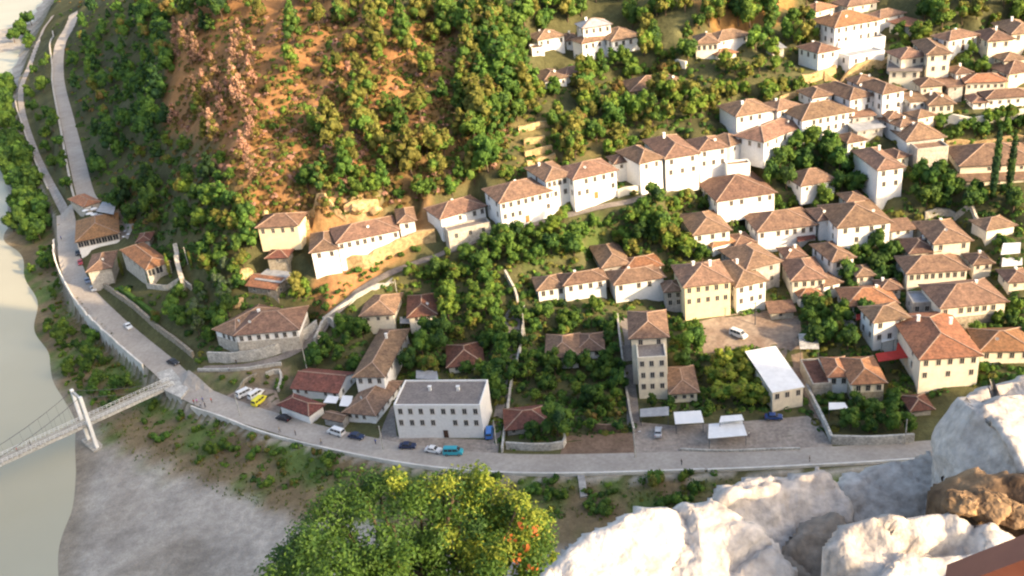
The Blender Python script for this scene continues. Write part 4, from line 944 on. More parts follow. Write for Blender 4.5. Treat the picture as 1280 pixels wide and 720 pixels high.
# ------------------------------------------------------------------ vegetation
def leaf_crown(name, lobes, nl, ls, mats, seed, shape='round', core=True, weights=None):
    rr = random.Random(seed); v = []; f = []; mi = []
    from mathutils import noise
    for (c, r) in lobes:
        c = Vector(c)
        if core:
            bm = bmesh.new(); bmesh.ops.create_icosphere(bm, subdivisions=2, radius=1)
            i0 = len(v)
            for q in bm.verts:
                k = 1 + .45 * noise.noise(q.co * 1.6 + c * 3 + Vector((seed,0,0))); v.append(c + q.co * r * .80 * k)
            m = rr.randrange(len(mats)) if rr.random() < .35 else 0
            for q in bm.faces: f.append([x.index + i0 for x in q.verts]); mi.append(m)
            bm.free()
        lm = rr.choices(range(len(mats)), weights)[0] if weights else rr.randrange(len(mats))
        if core:
            for q in range(len(mi)-80, len(mi)): mi[q] = lm
        for _ in range(nl):
            d = Vector((rr.gauss(0,1), rr.gauss(0,1), rr.gauss(.25,1))).normalized()
            p = c + d * r * rr.uniform(.72, 1.12); n_ = (d + Vector((rr.gauss(0,.6), rr.gauss(0,.6), rr.gauss(0,.6)))).normalized()
            t = n_.orthogonal().normalized(); t = (Matrix.Rotation(rr.uniform(0, 6.28), 3, n_) @ t); b = n_.cross(t); s = ls * rr.uniform(.6, 1.3)
            i0 = len(v); v += [p - t*s*.5, p + b*s*.3, p + t*s*.5 + n_*s*.12, p - b*s*.3]; f.append([i0, i0+1, i0+2, i0+3])
            mi.append(lm if rr.random() < .85 else rr.randrange(len(mats)))
    me = bpy.data.meshes.new(name); me.from_pydata([tuple(x) for x in v], [], f)
    for m in mats: me.materials.append(m)
    me.polygons.foreach_set('material_index', mi); me.update(); return me
def trunk_mesh(h, r, seed, name='trunk', lean=.15, limbs=4):
    rr = random.Random(seed); m = MB(); top = Vector((rr.uniform(-lean,lean)*h, rr.uniform(-lean,lean)*h, h))
    m.tube([(0,0,-.6), top*.4, top], [r, r*.75, r*.35], 7)
    for k in range(limbs):
        a = rr.uniform(0, 6.28); b = top * rr.uniform(.5,.85); e = b + Vector((math.cos(a)*h*.35, math.sin(a)*h*.35, h*.3)); m.tube([b, (b+e)/2 + Vector((0,0,.1*h)), e], [r*.45, r*.3, r*.12], 5)
    return m.mesh(name, MT['bark'])
VAR = {}
def variants():
    def rnd(seed, n, R, H, z0, sp=1.0):
        rr = random.Random(seed); out = [((0,0,z0+H*.5), R*.62)]
        for i in range(n):
            a = rr.uniform(0, 6.28); t = rr.uniform(0, 1); rad = R * (.45 + .35 * math.sin(math.pi * min(1, t + .15))) * rr.uniform(.6, 1) * sp
            out.append(((math.cos(a)*rad, math.sin(a)*rad, z0 + H*(.12 + .8*t)), R * rr.uniform(.28, .46)))
        return out
    for nm, ms, wts in (('broad_dark', ('dark','mid','blue'), (5,2,2)), ('broad_mid', ('mid','dark','bright'), (6,3,2)), ('broad_bright', ('bright','mid','olive'), (4,3,2)), ('broad_olive', ('olive','bright','mid'), (5,2,2)), ('broad_vine', ('vine','bright','olive'), (6,2,1)), ('broad_grey', ('grey','mid','dark'), (5,1,1)), ('broad_rust', ('rust','olive','mid'), (2,4,3))):
        VAR[nm] = [(leaf_crown('crown', rnd(s*11+len(nm), 11, 3.0, 5.0, 1.6), 46, .75, [LF[k] for k in ms], s, weights=wts), trunk_mesh(3.2, .22, s)) for s in range(4)]
    for nm, ms, wts in (('pine_olive', ('olive','mid','bright'), (6,3,1)), ('pine_green', ('mid','dark','olive'), (5,3,2)), ('pine_dark', ('blue','dark','mid'), (5,3,1))):
        L = []
        for s in range(4):
            rr = random.Random(s + 50); lob = []
            for i in range(13):
                t = i / 12; a = i * 2.4 + s; rad = 2.3 * (1 - t) ** .6 * rr.uniform(.5, .9); lob.append(((math.cos(a)*rad, math.sin(a)*rad, 2.4 + 6.2*t), (1.5 - .85*t) * rr.uniform(.8,1.1)))
            L.append((leaf_crown('crown', lob, 42, .7, [LF[k] for k in ms], s, weights=wts), trunk_mesh(7.5, .2, s, lean=.05)))
        VAR[nm] = L
    L = []
    for s in range(3):
        rr = random.Random(s + 90); lob = []
        for i in range(12):
            t = i / 11; a = i * 2.4 + s; rad = 1.7 * (1 - t) ** .8 * rr.uniform(.5, 1); lob.append(((math.cos(a)*rad, math.sin(a)*rad, 1.6 + 6.6*t), (1.25 - .8*t) * rr.uniform(.7,1.1)))
        L.append((leaf_crown('crown', lob, 80, .62, [LF['pink'], LF['rust'], LF['olive']], s, core=False, weights=(9,2,1)), trunk_mesh(7.8, .16, s, lean=.05, limbs=9)))
    VAR['bare'] = L
    L = []
    for s in range(2):
        lob = [((0,0,1 + i*.95), .95 * math.sin(math.pi * min(1, (i+2.2) / 14)) ** .7 + .12) for i in range(12)]
        L.append((leaf_crown('crown', lob, 40, .45, [LF['blue'], LF['dark']], s + 5), trunk_mesh(1.6, .18, s, lean=0, limbs=0)))
    VAR['cypress'] = L
    L = []
    for s in range(2):
        lob = [((0,0,.8 + i*.7), .62 * math.sin(math.pi * min(1, (i+2.2) / 12)) ** .7 + .1) for i in range(10)]
        L.append((leaf_crown('crown', lob, 40, .4, [LF['olive'], LF['bright']], s + 5), trunk_mesh(1.4, .12, s, lean=0, limbs=0)))
    VAR['gold_cypress'] = L
    for nm, ms, wts in (('bush_mid', ('mid','bright','dark'), (4,2,2)), ('bush_olive', ('olive','rust','mid'), (4,1,4)), ('bush_dark', ('dark','mid','blue'), (4,2,2))):
        L = []
        for s in range(4):
            rr = random.Random(s + 70); lob = [((rr.uniform(-1,1), rr.uniform(-1,1), rr.uniform(.4,1.1)), rr.uniform(.5,.9)) for _ in range(7)]
            L.append((leaf_crown('crown', lob, 34, .42, [LF[k] for k in ms], s, weights=wts), trunk_mesh(.8, .07, s)))
        VAR[nm] = L
variants()
KIND = {'broad_vine':('vine_tree','tree'),'broad_dark':('dark_broadleaf_tree','tree'),'broad_mid':('broadleaf_tree','tree'),'broad_bright':('bright_broadleaf_tree','tree'),'broad_olive':('olive_green_broadleaf_tree','tree'),'broad_grey':('olive_tree','tree'),'broad_rust':('autumn_tree','tree'),  # dark, bright and olive broad crowns: plain broadleaf trees named apart by leaf colour
 'pine_olive':('pine_tree','tree'),'pine_green':('pine_tree','tree'),'pine_dark':('pine_tree','tree'),'bare':('leafless_tree','tree'),'cypress':('cypress_tree','tree'),'gold_cypress':('cypress_tree','tree'),
 'bush_mid':('bush','bush'),'bush_olive':('dry_bush','bush'),'bush_dark':('bush','bush')}
NT = [0]
WOOD = []
def tree(x, y, z, var, s, label, group=None, rz=None, sz=None):
    k = NT[0]; NT[0] += 1; cr, tr = VAR[var][k % len(VAR[var])]
    if 'in the dark wood above the far road' in label:
        WOOD.append((cr, Matrix.Translation((x, y, z)) @ Matrix.Rotation(random.uniform(0, 6.28), 4, 'Z') @ Matrix.Scale(s, 4))); return
    nm, cat = KIND[var]; root = empty(nm, (x, y, z - .1), random.uniform(0, 6.28)); root.scale = (s, s, s * (sz or random.uniform(.9, 1.15)))
    tag(root, label, cat, group); put('trunk', tr, root); put('crown', cr, root)
    return root
ROADL = [(np.array([(p.x, p.y) for p in L]), hw) for L, hw in ((main, 4.6), (pathl, 2.6), (upper, 4.6), (lane, 2.6))]
def on_road(x, y, m=0):
    for A_, hw in ROADL:
        if np.min(np.hypot(A_[:,0]-x, A_[:,1]-y)) < hw + m: return True
    return False
def inpoly(px, py, P):
    c = False; j = len(P) - 1
    for i in range(len(P)):
        if (P[i][1] > py) != (P[j][1] > py) and px < (P[j][0]-P[i][0])*(py-P[i][1])/(P[j][1]-P[i][1])+P[i][0]: c = not c
        j = i
    return c
BARE = [[(795,569),(790,538),(800,520),(1010,515),(1042,566)],[(700,569),(706,545),(790,541),(794,568)],[(470,557),(484,540),(605,546),(622,556),(620,575)],[(268,500),(300,482),(352,508),(346,524),(300,512)],[(866,404),(960,388),(1003,396),(1006,440),(1034,540),(1020,528),(975,440),(880,442)],[(773,398),(790,398),(797,500),(800,530),(784,530)]]
PLACED = []
def patch(px, n, kinds, size, label, group, sep=.75, tries=60, roadm=1.0, clear=()):
    xs = [p[0] for p in px]; ys = [p[1] for p in px]; got = 0; t = 0
    kk = [k for k, _ in kinds]; ww = [w for _, w in kinds]
    while got < n and t < n * tries:
        t += 1; a, b = random.uniform(min(xs), max(xs)), random.uniform(min(ys), max(ys))
        if not inpoly(a, b, px) or any(inpoly(a, b, c) for c in BARE): continue
        p = at(a, b)
        if p.z < .4: continue
        s = random.uniform(*size) * random.choice((.72,.9,1,1.05,1.2)); k = random.choices(kk, ww)[0]; rad = (3.0 if k.startswith(('broad','pine','bare')) else 1.7) * s
        if any((p.x-q[0])**2 + (p.y-q[1])**2 < (sep*(rad+q[2]))**2 for q in PLACED): continue
        if in_foot(p.x, p.y, rad*.55) or on_road(p.x, p.y, rad*.5*roadm): continue
        PLACED.append((p.x, p.y, rad)); got += 1
        word = {'pine_olive':'olive','pine_green':'mid green','pine_dark':'dark','bare':'leafless pinkish','broad_dark':'dark green','broad_mid':'mid green','broad_bright':'bright green','broad_olive':'olive green','broad_grey':'grey green','broad_rust':'rust tinged','bush_mid':'green','bush_olive':'dry olive','bush_dark':'dark green','cypress':'dark','gold_cypress':'yellowish'}[k]
        nm = {'pine':'pine','bare':'tree','broad':'tree','bush':'bush','cypress':'cypress','gold':'cypress'}[k.split('_')[0]]
        tree(p.x, p.y, p.z, k, s, '%s %s %s' % (word, nm, label), '%s %ss %s' % (word, nm, group))
    return got
def single(px, py, k, s, label, sz=None):
    p = at(px, py); PLACED.append((p.x, p.y, 2.2*s)); return tree(p.x, p.y, p.z, k, s, label, None, sz=sz)
# singled-out trees
single(1240,250,'cypress',1.25,'tall dark cypress, left one of the pair before the barracks building',sz=1.5)
single(1259,252,'cypress',1.2,'tall dark cypress, right one of the pair before the barracks building',sz=1.5)
single(154,345,'gold_cypress',.9,'yellowish cypress against the left wall of the church',sz=1.1)
single(188,358,'gold_cypress',.8,'yellowish cypress just in front of the church porch',sz=1.0)
single(214,348,'gold_cypress',1.0,'yellowish cypress at the right corner of the church porch',sz=1.2)
single(240,335,'gold_cypress',.8,'slim yellowish cypress beside the whitish wall fragment',sz=1.0)
single(365,312,'gold_cypress',.6,'small pointed cypress below the ochre cottage',sz=1.0)
single(1002,222,'broad_dark',1.35,'big dark tree behind the small pyramid cottage'); single(975,215,'broad_dark',1.1,'dark tree left of the pyramid cottage')
single(1040,205,'broad_mid',1.25,'big green tree right above the pyramid cottage'); single(1070,218,'broad_mid',1.3,'broad green tree left of the tall narrow house')
single(1160,240,'broad_dark',1.2,'round dark tree right of the tall narrow house'); single(1185,245,'broad_dark',1.1,'dark tree right of the round one beside the tall narrow house')
single(698,545,'broad_dark',1.35,'big round dark tree at the roadside wall beside the brown lot')
single(668,552,'broad_dark',.8,'small dark tree left of the big round roadside tree')
single(373,372,'broad_olive',1.3,'round olive tree beside the half tin roofed house'); single(196,404,'broad_rust',.65,'round rust coloured bush tree above the road wall')
single(864,440,'broad_mid',1.2,'green tree filling the gap right of the tower'); single(856,462,'broad_dark',.9,'dark tree just behind the steep roofed small house')
single(868,425,'broad_bright',.8,'bright green tree at the left corner of the dirt yard')
for i, (a, b, k, s) in enumerate([(905,462,'broad_olive',.85),(925,458,'broad_olive',.8),(945,470,'broad_bright',.8),(905,485,'broad_olive',.9),(930,482,'broad_olive',.95),(952,492,'broad_olive',.85),(900,502,'broad_bright',.75),(922,505,'broad_olive',.9),(944,508,'broad_olive',.85),(890,478,'broad_bright',.7),(962,505,'broad_olive',.6)]):
    p = at(a, b); PLACED.append((p.x, p.y, 2.0)); tree(p.x, p.y, p.z, 'broad_vine', s*1.35, 'low yellowish vine tree in the plot left of the white sheet roof', 'yellowish vine trees left of the white sheet roof', sz=.8)
single(838,512,'broad_dark',.55,'small dark tree at the foot of the tower'); single(815,508,'broad_dark',.5,'small green tree hiding the tower ground floor')
single(1010,345,'bush_mid',1.4,'green bush beside the cream house porch'); single(452,302,'bush_mid',1.2,'bush on the terrace before the L shaped white house')
# patches: region of the photograph, count, kinds
patch([(330,95),(345,40),(480,20),(640,10),(650,120),(620,200),(560,235),(480,240),(420,225),(380,170)], 50, [('pine_olive',5),('pine_green',3),('broad_olive',3),('broad_rust',1)], (1.11,1.67), 'on the orange slope in the middle', 'on the orange slope in the middle', .5)
patch([(300,0),(640,0),(640,40),(560,60),(440,35),(320,45)], 20, [('pine_olive',4),('pine_dark',2),('broad_rust',2)], (1.19,1.58), 'at the very top of the orange slope', 'at the very top of the orange slope', .48)
patch([(230,20),(300,15),(330,60),(310,140),(330,180),(320,235),(290,190),(240,180),(210,150),(205,100)], 34, [('bare',8),('pine_olive',1)], (0.99,1.39), 'on the reddish spur above the shaded wood', 'on the reddish spur above the shaded wood', .45)
patch([(560,20),(700,0),(720,40),(660,60),(660,130),(640,180),(610,230),(590,240),(600,120)], 50, [('pine_green',4),('broad_mid',3),('broad_bright',2),('pine_olive',2)], (1.19,1.75), 'on the right flank of the orange slope', 'on the right flank of the orange slope', .48)
patch([(400,215),(480,230),(600,215),(625,200),(640,232),(560,246),(500,262),(430,250),(380,240)], 16, [('pine_green',4),('broad_bright',3),('broad_mid',2)], (0.79,1.19), 'just above the ridge houses and the L shaped house', 'just above the ridge houses', .62)
patch([(640,60),(665,80),(720,105),(790,70),(830,60),(860,110),(900,120),(900,180),(840,160),(760,180),(740,150),(650,150)], 40, [('broad_olive',4),('broad_mid',3),('broad_bright',2),('broad_rust',1),('pine_green',2)], (0.86,1.32), 'on the slope between the highest cluster and the ridge row', 'between the highest cluster and the ridge row', .5)
patch([(690,152),(760,148),(830,165),(800,190),(765,208),(725,203),(695,200)], 22, [('broad_olive',4),('broad_mid',3),('broad_rust',2)], (.75,1.15), 'between the ochre terraces and the ridge row roofs', 'right of the ochre terraces', .55)
patch([(660,165),(690,180),(692,205),(660,205)], 5, [('bush_mid',3),('bush_dark',2)], (.8,1.4), 'between the ochre terrace walls', 'between the ochre terrace walls', .5)
patch([(940,195),(1080,172),(1105,200),(1092,250),(1040,262),(960,240)], 16, [('broad_dark',4),('broad_mid',4),('broad_bright',1)], (.85,1.25), 'in the grove around the pyramid cottage', 'in the grove around the pyramid cottage', .5)
patch([(690,0),(1035,0),(1020,55),(960,95),(940,60),(870,40),(860,90),(810,110),(800,40),(760,25),(720,20)], 45, [('broad_mid',4),('broad_olive',3),('broad_dark',2),('pine_green',2)], (0.99,1.45), 'in the wood at the top behind the highest houses', 'in the wood behind the highest houses', .48)
patch([(900,80),(1010,85),(1010,125),(960,130),(900,125)], 10, [('broad_olive',3),('broad_bright',2)], (0.79,1.19), 'right above the dark roofed upper row house', 'above the upper row house', .6)
patch([(1125,0),(1290,0),(1290,40),(1240,40),(1190,42),(1150,60),(1110,85),(1105,60)], 17, [('broad_mid',3),('broad_bright',3),('broad_olive',2)], (0.92,1.32), 'between the mansion and the top right houses', 'right of the orange roofed mansion', .6)
patch([(1190,75),(1235,65),(1240,95),(1200,95)], 6, [('broad_mid',2),('broad_dark',2)], (0.66,0.99), 'in the gardens below the top right cream house', 'below the top right cream house', .6)
patch([(1165,152),(1180,160),(1280,150),(1290,172),(1185,178)], 12, [('broad_mid',3),('broad_bright',2)], (0.66,0.92), 'in the street row behind the ochre wall at the right', 'behind the ochre wall at the right', .55, roadm=0)
patch([(1140,210),(1200,225),(1215,262),(1160,268),(1140,245)], 10, [('broad_mid',2),('broad_dark',3)], (0.73,1.19), 'in the dark garden between the tall narrow house and the cypresses', 'in the garden left of the cypresses', .55)
patch([(1200,235),(1285,235),(1280,275),(1225,270)], 9, [('broad_dark',4),('bush_dark',2)], (0.79,1.19), 'in the shade around the cypress pair', 'around the cypress pair', .55)
patch([(625,290),(760,262),(860,240),(870,270),(880,330),(800,330),(760,325),(740,318),(650,335),(620,330),(598,310)], 50, [('broad_mid',5),('broad_bright',3),('broad_dark',2),('broad_olive',1)], (0.73,1.25), 'in the green belt below the ridge row', 'in the green belt below the ridge row', .55)
patch([(480,350),(580,318),(620,340),(640,390),(620,420),(560,400),(545,370)], 24, [('broad_bright',5),('broad_mid',4)], (0.66,1.12), 'in the orchard right of the climbing lane', 'in the orchard right of the climbing lane', .55)
patch([(505,410),(560,405),(640,420),(622,520),(610,475),(560,470),(510,468)], 24, [('broad_mid',3),('broad_dark',4),('broad_olive',2)], (0.66,1.12), 'in the gardens behind the white hall', 'in the gardens behind the white hall', .55)
patch([(650,395),(770,385),(780,540),(740,545),(710,510),(640,505),(645,450)], 45, [('broad_mid',6),('broad_dark',2),('broad_bright',2)], (0.5,.95), 'in the dark gardens left of the tower lane', 'in the gardens left of the tower lane', .52)
patch([(395,440),(450,400),(466,420),(445,470),(430,500),(425,470),(392,470)], 13, [('broad_dark',4),('broad_mid',3)], (0.59,0.99), 'in the shaded garden left of the tiled long house', 'left of the tiled long house', .55)
patch([(1040,300),(1130,300),(1130,360),(1060,372),(1050,340)], 16, [('broad_dark',4),('broad_mid',3)], (0.66,1.06), 'in the dark garden amid the right hand houses', 'amid the right hand houses', .55)
patch([(1000,365),(1060,380),(1095,410),(1090,440),(1020,440),(1000,400)], 17, [('broad_dark',3),('broad_mid',3),('broad_olive',2)], (0.66,1.06), 'in the garden right of the dirt yard', 'in the garden right of the dirt yard', .55)
patch([(1065,500),(1140,500),(1142,545),(1045,545)], 12, [('broad_mid',3),('broad_dark',2),('bush_mid',2)], (0.59,0.92), 'in the walled garden left of the white boulder', 'in the walled garden left of the white boulder', .55)
patch([(1195,395),(1265,385),(1290,430),(1215,430)], 7, [('broad_dark',2),('broad_mid',3)], (0.59,0.92), 'between the arched porch house and the edge house', 'between the two right edge houses', .55)
patch([(880,262),(960,255),(1040,250),(1050,270),(960,275),(870,275)], 9, [('broad_mid',2),('broad_dark',2)], (0.53,0.79), 'in front of the very broad roofed house', 'in front of the broad roofed house', .55)
patch([(240,400),(262,350),(300,330),(300,400),(262,440),(228,420),(200,395),(225,370)], 24, [('broad_dark',4),('broad_mid',2),('broad_grey',3)], (0.66,1.06), 'on the shaded slope left of the corner house', 'on the shaded slope left of the corner house', .55)
patch([(210,260),(290,240),(320,290),(310,345),(262,355),(235,320)], 24, [('broad_dark',3),('broad_mid',3),('broad_olive',3),('pine_green',2)], (0.73,1.19), 'on the slope between the church and the ochre cottage', 'between the church and the ochre cottage', .55)
patch([(395,300),(400,350),(470,342),(500,330),(530,312),(500,316),(440,332)], 9, [('bush_mid',3),('bush_olive',2)], (0.80,1.20), 'on the bank between the L shaped house and the lane', 'between the L shaped house and the lane', .6)
patch([(160,190),(220,180),(290,200),(300,250),(215,265),(200,300),(160,280),(130,240)], 29, [('broad_dark',4),('broad_mid',2),('pine_dark',2),('broad_olive',1)], (0.79,1.32), 'in the shaded wood above the church', 'in the shaded wood above the church', .55)
patch([(110,0),(230,0),(225,60),(205,130),(220,180),(160,190),(120,230),(100,150),(88,90)], 108, [('broad_dark',6),('pine_dark',4),('broad_mid',2),('broad_rust',1)], (0.92,1.52), 'in the dark wood above the far road', 'in the dark wood above the far road', .5)
patch([(220,0),(300,0),(290,30),(235,60)], 10, [('broad_dark',3),('pine_dark',3)], (1.06,1.45), 'at the upper edge of the dark wood', 'at the upper edge of the dark wood', .55)
patch([(70,40),(62,60),(64,110),(80,200),(92,250),(84,262),(66,225),(44,170),(34,130),(36,95),(50,60)], 22, [('broad_mid',3),('broad_dark',4)], (0.73,1.19), 'between the narrow track and the far road', 'between the narrow track and the far road', .5)
patch([(0,105),(20,100),(16,130),(28,180),(50,240),(66,290),(40,310),(14,290),(10,240),(0,200)], 110, [('broad_dark',5),('broad_mid',4)], (1.06,1.65), 'on the river bank below the narrow track', 'on the river bank below the narrow track', .34)
patch([(30,330),(64,310),(86,370),(135,425),(180,470),(170,495),(110,505),(80,495),(50,440)], 110, [('broad_mid',4),('broad_dark',3),('bush_mid',5),('bush_olive',2)], (0.45,0.85), 'on the river bank below the road bend', 'on the river bank below the road bend', .38)
patch([(40,60),(12,100),(8,60),(30,30),(46,20)], 10, [('broad_mid',3),('broad_dark',3)], (1.32,1.85), 'near the far gravel spit', 'near the far gravel spit', .55)
patch([(130,500),(235,512),(330,548),(400,565),(440,590),(380,615),(300,600),(200,555),(140,530)], 30, [('bush_mid',6),('bush_dark',2),('bush_olive',3)], (0.70,1.50), 'on the bank right of the footbridge below the road', 'on the bank right of the footbridge', .6)
patch([(600,600),(740,600),(950,592),(950,625),(880,640),(740,640),(640,650)], 20, [('bush_mid',5),('bush_dark',4),('bush_olive',1)], (0.80,1.50), 'on the bank between the road and the white rocks', 'between the road and the white rocks', .5)
patch([(250,465),(360,460),(380,490),(300,480),(275,492)], 10, [('bush_olive',3),('bush_mid',2)], (0.50,0.90), 'among the ruins below the cobbled lane', 'among the ruins', .6)
patch([(330,60),(480,40),(600,80),(560,230),(420,240),(330,235),(300,150)], 60, [('bush_olive',5),('bush_mid',2)], (0.70,1.30), 'scattered low on the orange slope', 'scattered on the orange slope', .5)
patch([(640,240),(900,200),(1280,180),(1280,480),(1000,540),(640,540)], 90, [('bush_mid',4),('bush_dark',4),('bush_olive',2)], (0.80,1.50), 'in a garden between the town houses', 'in gardens between the town houses', .55)
patch([(230,460),(240,400),(130,360),(150,345),(250,330),(500,380),(470,420)], 30, [('bush_mid',4),('bush_dark',4)], (0.70,1.30), 'on the lower slope around the church and corner house', 'around the church and corner house', .55)
allm = []; wv = []; wf = []; wi = []
for m_, X in WOOD:
    i0 = len(wv); wv += [tuple(X @ v.co) for v in m_.vertices]; base = []
    for q in m_.materials:
        if q not in allm: allm.append(q)
        base.append(allm.index(q))
    for p_ in m_.polygons: wf.append([v + i0 for v in p_.vertices]); wi.append(base[p_.material_index])
wm_ = bpy.data.meshes.new('woodland'); wm_.from_pydata(wv, [], wf)
for q in allm: wm_.materials.append(q)
wm_.polygons.foreach_set('material_index', wi); tag(put('woodland', wm_), 'dense dark wood on the shaded slope above the far road', 'woodland', kind='stuff')
print('trees', NT[0])
# ------------------------------------------------------------------ the terrain sheet
nx, ny = len(GX), len(GY)
verts = np.c_[GXX.ravel(), GYY.ravel(), GZ.ravel()]
idx = np.arange(nx*ny).reshape(ny, nx)
faces = np.c_[idx[:-1,:-1].ravel(), idx[:-1,1:].ravel(), idx[1:,1:].ravel(), idx[1:,:-1].ravel()]
me = bpy.data.meshes.new('terrain'); me.from_pydata(verts.tolist(), [], faces.tolist())
me.polygons.foreach_set('use_smooth', [True]*len(me.polygons))
# ground cover: regions laid out on the ground in metres
def nz(x, y, s, k):
    return (np.sin(x/s+k)*np.cos(y/s*1.13+2*k) + .6*np.sin(x/s*2.3+y/s*1.7+3*k) + .4*np.cos(x/s*4.1-y/s*3.3+k)) / 2
cov = {}
c = np.empty((nx*ny, 3)); X, Y, Z = verts.T
c[:] = (.10,.098,.045)
def region(px, col, soft=6):
    P = [at(a, b) for a, b in px]; P = [(p.x, p.y) for p in P]; P.append(P[0])
    best = np.full(len(X), 1e9); ins = np.zeros(len(X), bool)
    for (ax, ay), (bx, by) in zip(P[:-1], P[1:]):
        dx, dy = bx-ax, by-ay; t = np.clip(((X-ax)*dx+(Y-ay)*dy)/(dx*dx+dy*dy+1e-9), 0, 1); best = np.minimum(best, np.hypot(X-ax-t*dx, Y-ay-t*dy))
        if abs(dy) > 1e-9: ins ^= ((ay > Y) != (by > Y)) & (X < dx*(Y-ay)/dy+ax)
    d = np.where(ins, best, -best) + nz(X, Y, soft*1.2, 1.7)*soft*.7
    w = sm(-soft*.4, soft*.4, d)[:, None]; c[:] = c*(1-w) + np.array(col)*w
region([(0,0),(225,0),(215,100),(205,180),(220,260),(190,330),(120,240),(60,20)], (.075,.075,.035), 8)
region([(460,0),(600,20),(650,120),(610,200),(520,262),(440,262)], (.20,.125,.055), 8)
region([(222,10),(470,0),(520,40),(530,120),(500,200),(470,250),(460,262),(390,280),(320,265),(300,215),(210,170),(205,90)], (.30,.155,.065), 8)
region([(300,240),(540,250),(545,300),(400,345),(400,300),(320,262)], (.38,.22,.10), 5)
region([(400,345),(420,340),(480,330),(470,345),(420,380),(404,400),(390,380),(395,350)], (.38,.20,.09), 3)
region([(640,140),(760,150),(760,200),(640,215)], (.17,.14,.06), 5)
region([(860,0),(1000,0),(960,40),(870,30)], (.34,.19,.07), 5)
region([(640,300),(760,290),(760,320),(650,335)], (.12,.17,.05), 4)
region([(250,465),(360,458),(370,480),(330,500),(290,495),(262,485)], (.22,.17,.11), 3)
region([(255,468),(300,468),(298,488),(272,488)], (.15,.17,.07), 3)
region([(430,272),(480,262),(476,250),(432,256)], (.55,.42,.24), 3)
# river side
b = seg_sd(BANK, X, Y); s = seg_sd(SHORE, X, Y); d = -b
bank = np.array((.20,.15,.085)); grass = np.array((.11,.15,.045)); grav = np.array((.385,.345,.295)); wet = np.array((.28,.235,.18))
g = sm(-.2, .5, nz(X, Y, 7, .4))[:, None]
cb = bank*(1-g) + grass*g
w = sm(16, 22, d + nz(X, Y, 9, 3)*4)[:, None]; cg = grav*(1 + .12*nz(X, Y, 11, 2)[:, None]) 
mudw = sm(.1, .7, nz(X, Y, 22, 5.2))[:, None]; cg = cg*(1-mudw*.5) + wet*mudw*.5
ws = (1 - sm(0, 7, s))[:, None]; cg = cg*(1-ws) + wet*ws
cb = cb*(1-w) + cg*w
far = (Y > 420)[:, None] & (d > 0)[:, None]
cb = np.where(far, grav*1.05, cb)
m = (d > 0)[:, None]; c = np.where(m, cb, c)
m2 = ((d > .0) & (d < 1.6))[:, None]; c = np.where(m2, np.array((.36,.32,.26)), c)
ca = me.color_attributes.new('ground_cover', 'FLOAT_COLOR', 'POINT'); ca.data.foreach_set('color', np.c_[c, np.ones(len(c))].ravel().astype(np.float32))
tm = bpy.data.materials.new('ground'); tm.use_nodes = True; nt = tm.node_tree; N = nt.nodes; L = nt.links; bs = N['Principled BSDF']; bs.inputs['Roughness'].default_value = .97; bs.inputs['Specular IOR Level'].default_value = .1
va = N.new('ShaderNodeVertexColor'); va.layer_name = 'ground_cover'; tc = N.new('ShaderNodeTexCoord')
out = va.outputs[0]
for scl, lo, hi, det in ((.06,.78,1.22,6),(.45,.84,1.15,6),(2.6,.88,1.12,3)):
    no = N.new('ShaderNodeTexNoise'); no.inputs['Scale'].default_value = scl; no.inputs['Detail'].default_value = det; no.inputs['Roughness'].default_value = .6; L.new(tc.outputs['Object'], no.inputs['Vector'])
    mr = N.new('ShaderNodeMapRange'); mr.inputs['From Min'].default_value = .34; mr.inputs['From Max'].default_value = .66; mr.inputs['To Min'].default_value = lo; mr.inputs['To Max'].default_value = hi; L.new(no.outputs['Fac'], mr.inputs['Value'])
    vm = N.new('ShaderNodeVectorMath'); vm.operation = 'SCALE'; L.new(out, vm.inputs[0]); L.new(mr.outputs[0], vm.inputs['Scale']); out = vm.outputs[0]
L.new(out, bs.inputs['Base Color'])
no = N.new('ShaderNodeTexNoise'); no.inputs['Scale'].default_value = .8; no.inputs['Detail'].default_value = 8; L.new(tc.outputs['Object'], no.inputs['Vector'])
bp = N.new('ShaderNodeBump'); bp.inputs['Strength'].default_value = .6; bp.inputs['Distance'].default_value = .6; L.new(no.outputs['Fac'], bp.inputs['Height']); L.new(bp.outputs[0], bs.inputs['Normal'])
me.materials.append(tm); tag(put('terrain', me), kind='structure')
# water
wm = bpy.data.materials.new('river_water'); wm.use_nodes = True; nt = wm.node_tree; N = nt.nodes; L = nt.links; bs = N['Principled BSDF']
bs.inputs['Roughness'].default_value = .35; bs.inputs['Specular IOR Level'].default_value = .3; bs.inputs['IOR'].default_value = 1.33
tc = N.new('ShaderNodeTexCoord'); no = N.new('ShaderNodeTexNoise'); no.inputs['Scale'].default_value = .018; no.inputs['Detail'].default_value = 4; L.new(tc.outputs['Object'], no.inputs['Vector'])
r = N.new('ShaderNodeValToRGB'); r.color_ramp.elements[0].position = .35; r.color_ramp.elements[0].color = (.42,.385,.27,1); r.color_ramp.elements[1].position = .7; r.color_ramp.elements[1].color = (.47,.435,.315,1); L.new(no.outputs['Fac'], r.inputs[0]); L.new(r.outputs[0], bs.inputs['Base Color'])
n2 = N.new('ShaderNodeTexNoise'); n2.inputs['Scale'].default_value = .5; n2.inputs['Detail'].default_value = 4; L.new(tc.outputs['Object'], n2.inputs['Vector']); bp = N.new('ShaderNodeBump'); bp.inputs['Strength'].default_value = .12; L.new(n2.outputs[0], bp.inputs['Height']); L.new(bp.outputs[0], bs.inputs['Normal'])
mb = MB(); mb.face([(-3000,-300,0),(3000,-300,0),(3000,4000,0),(-3000,4000,0)]); tag(mb.build('river_water', wm), kind='structure')
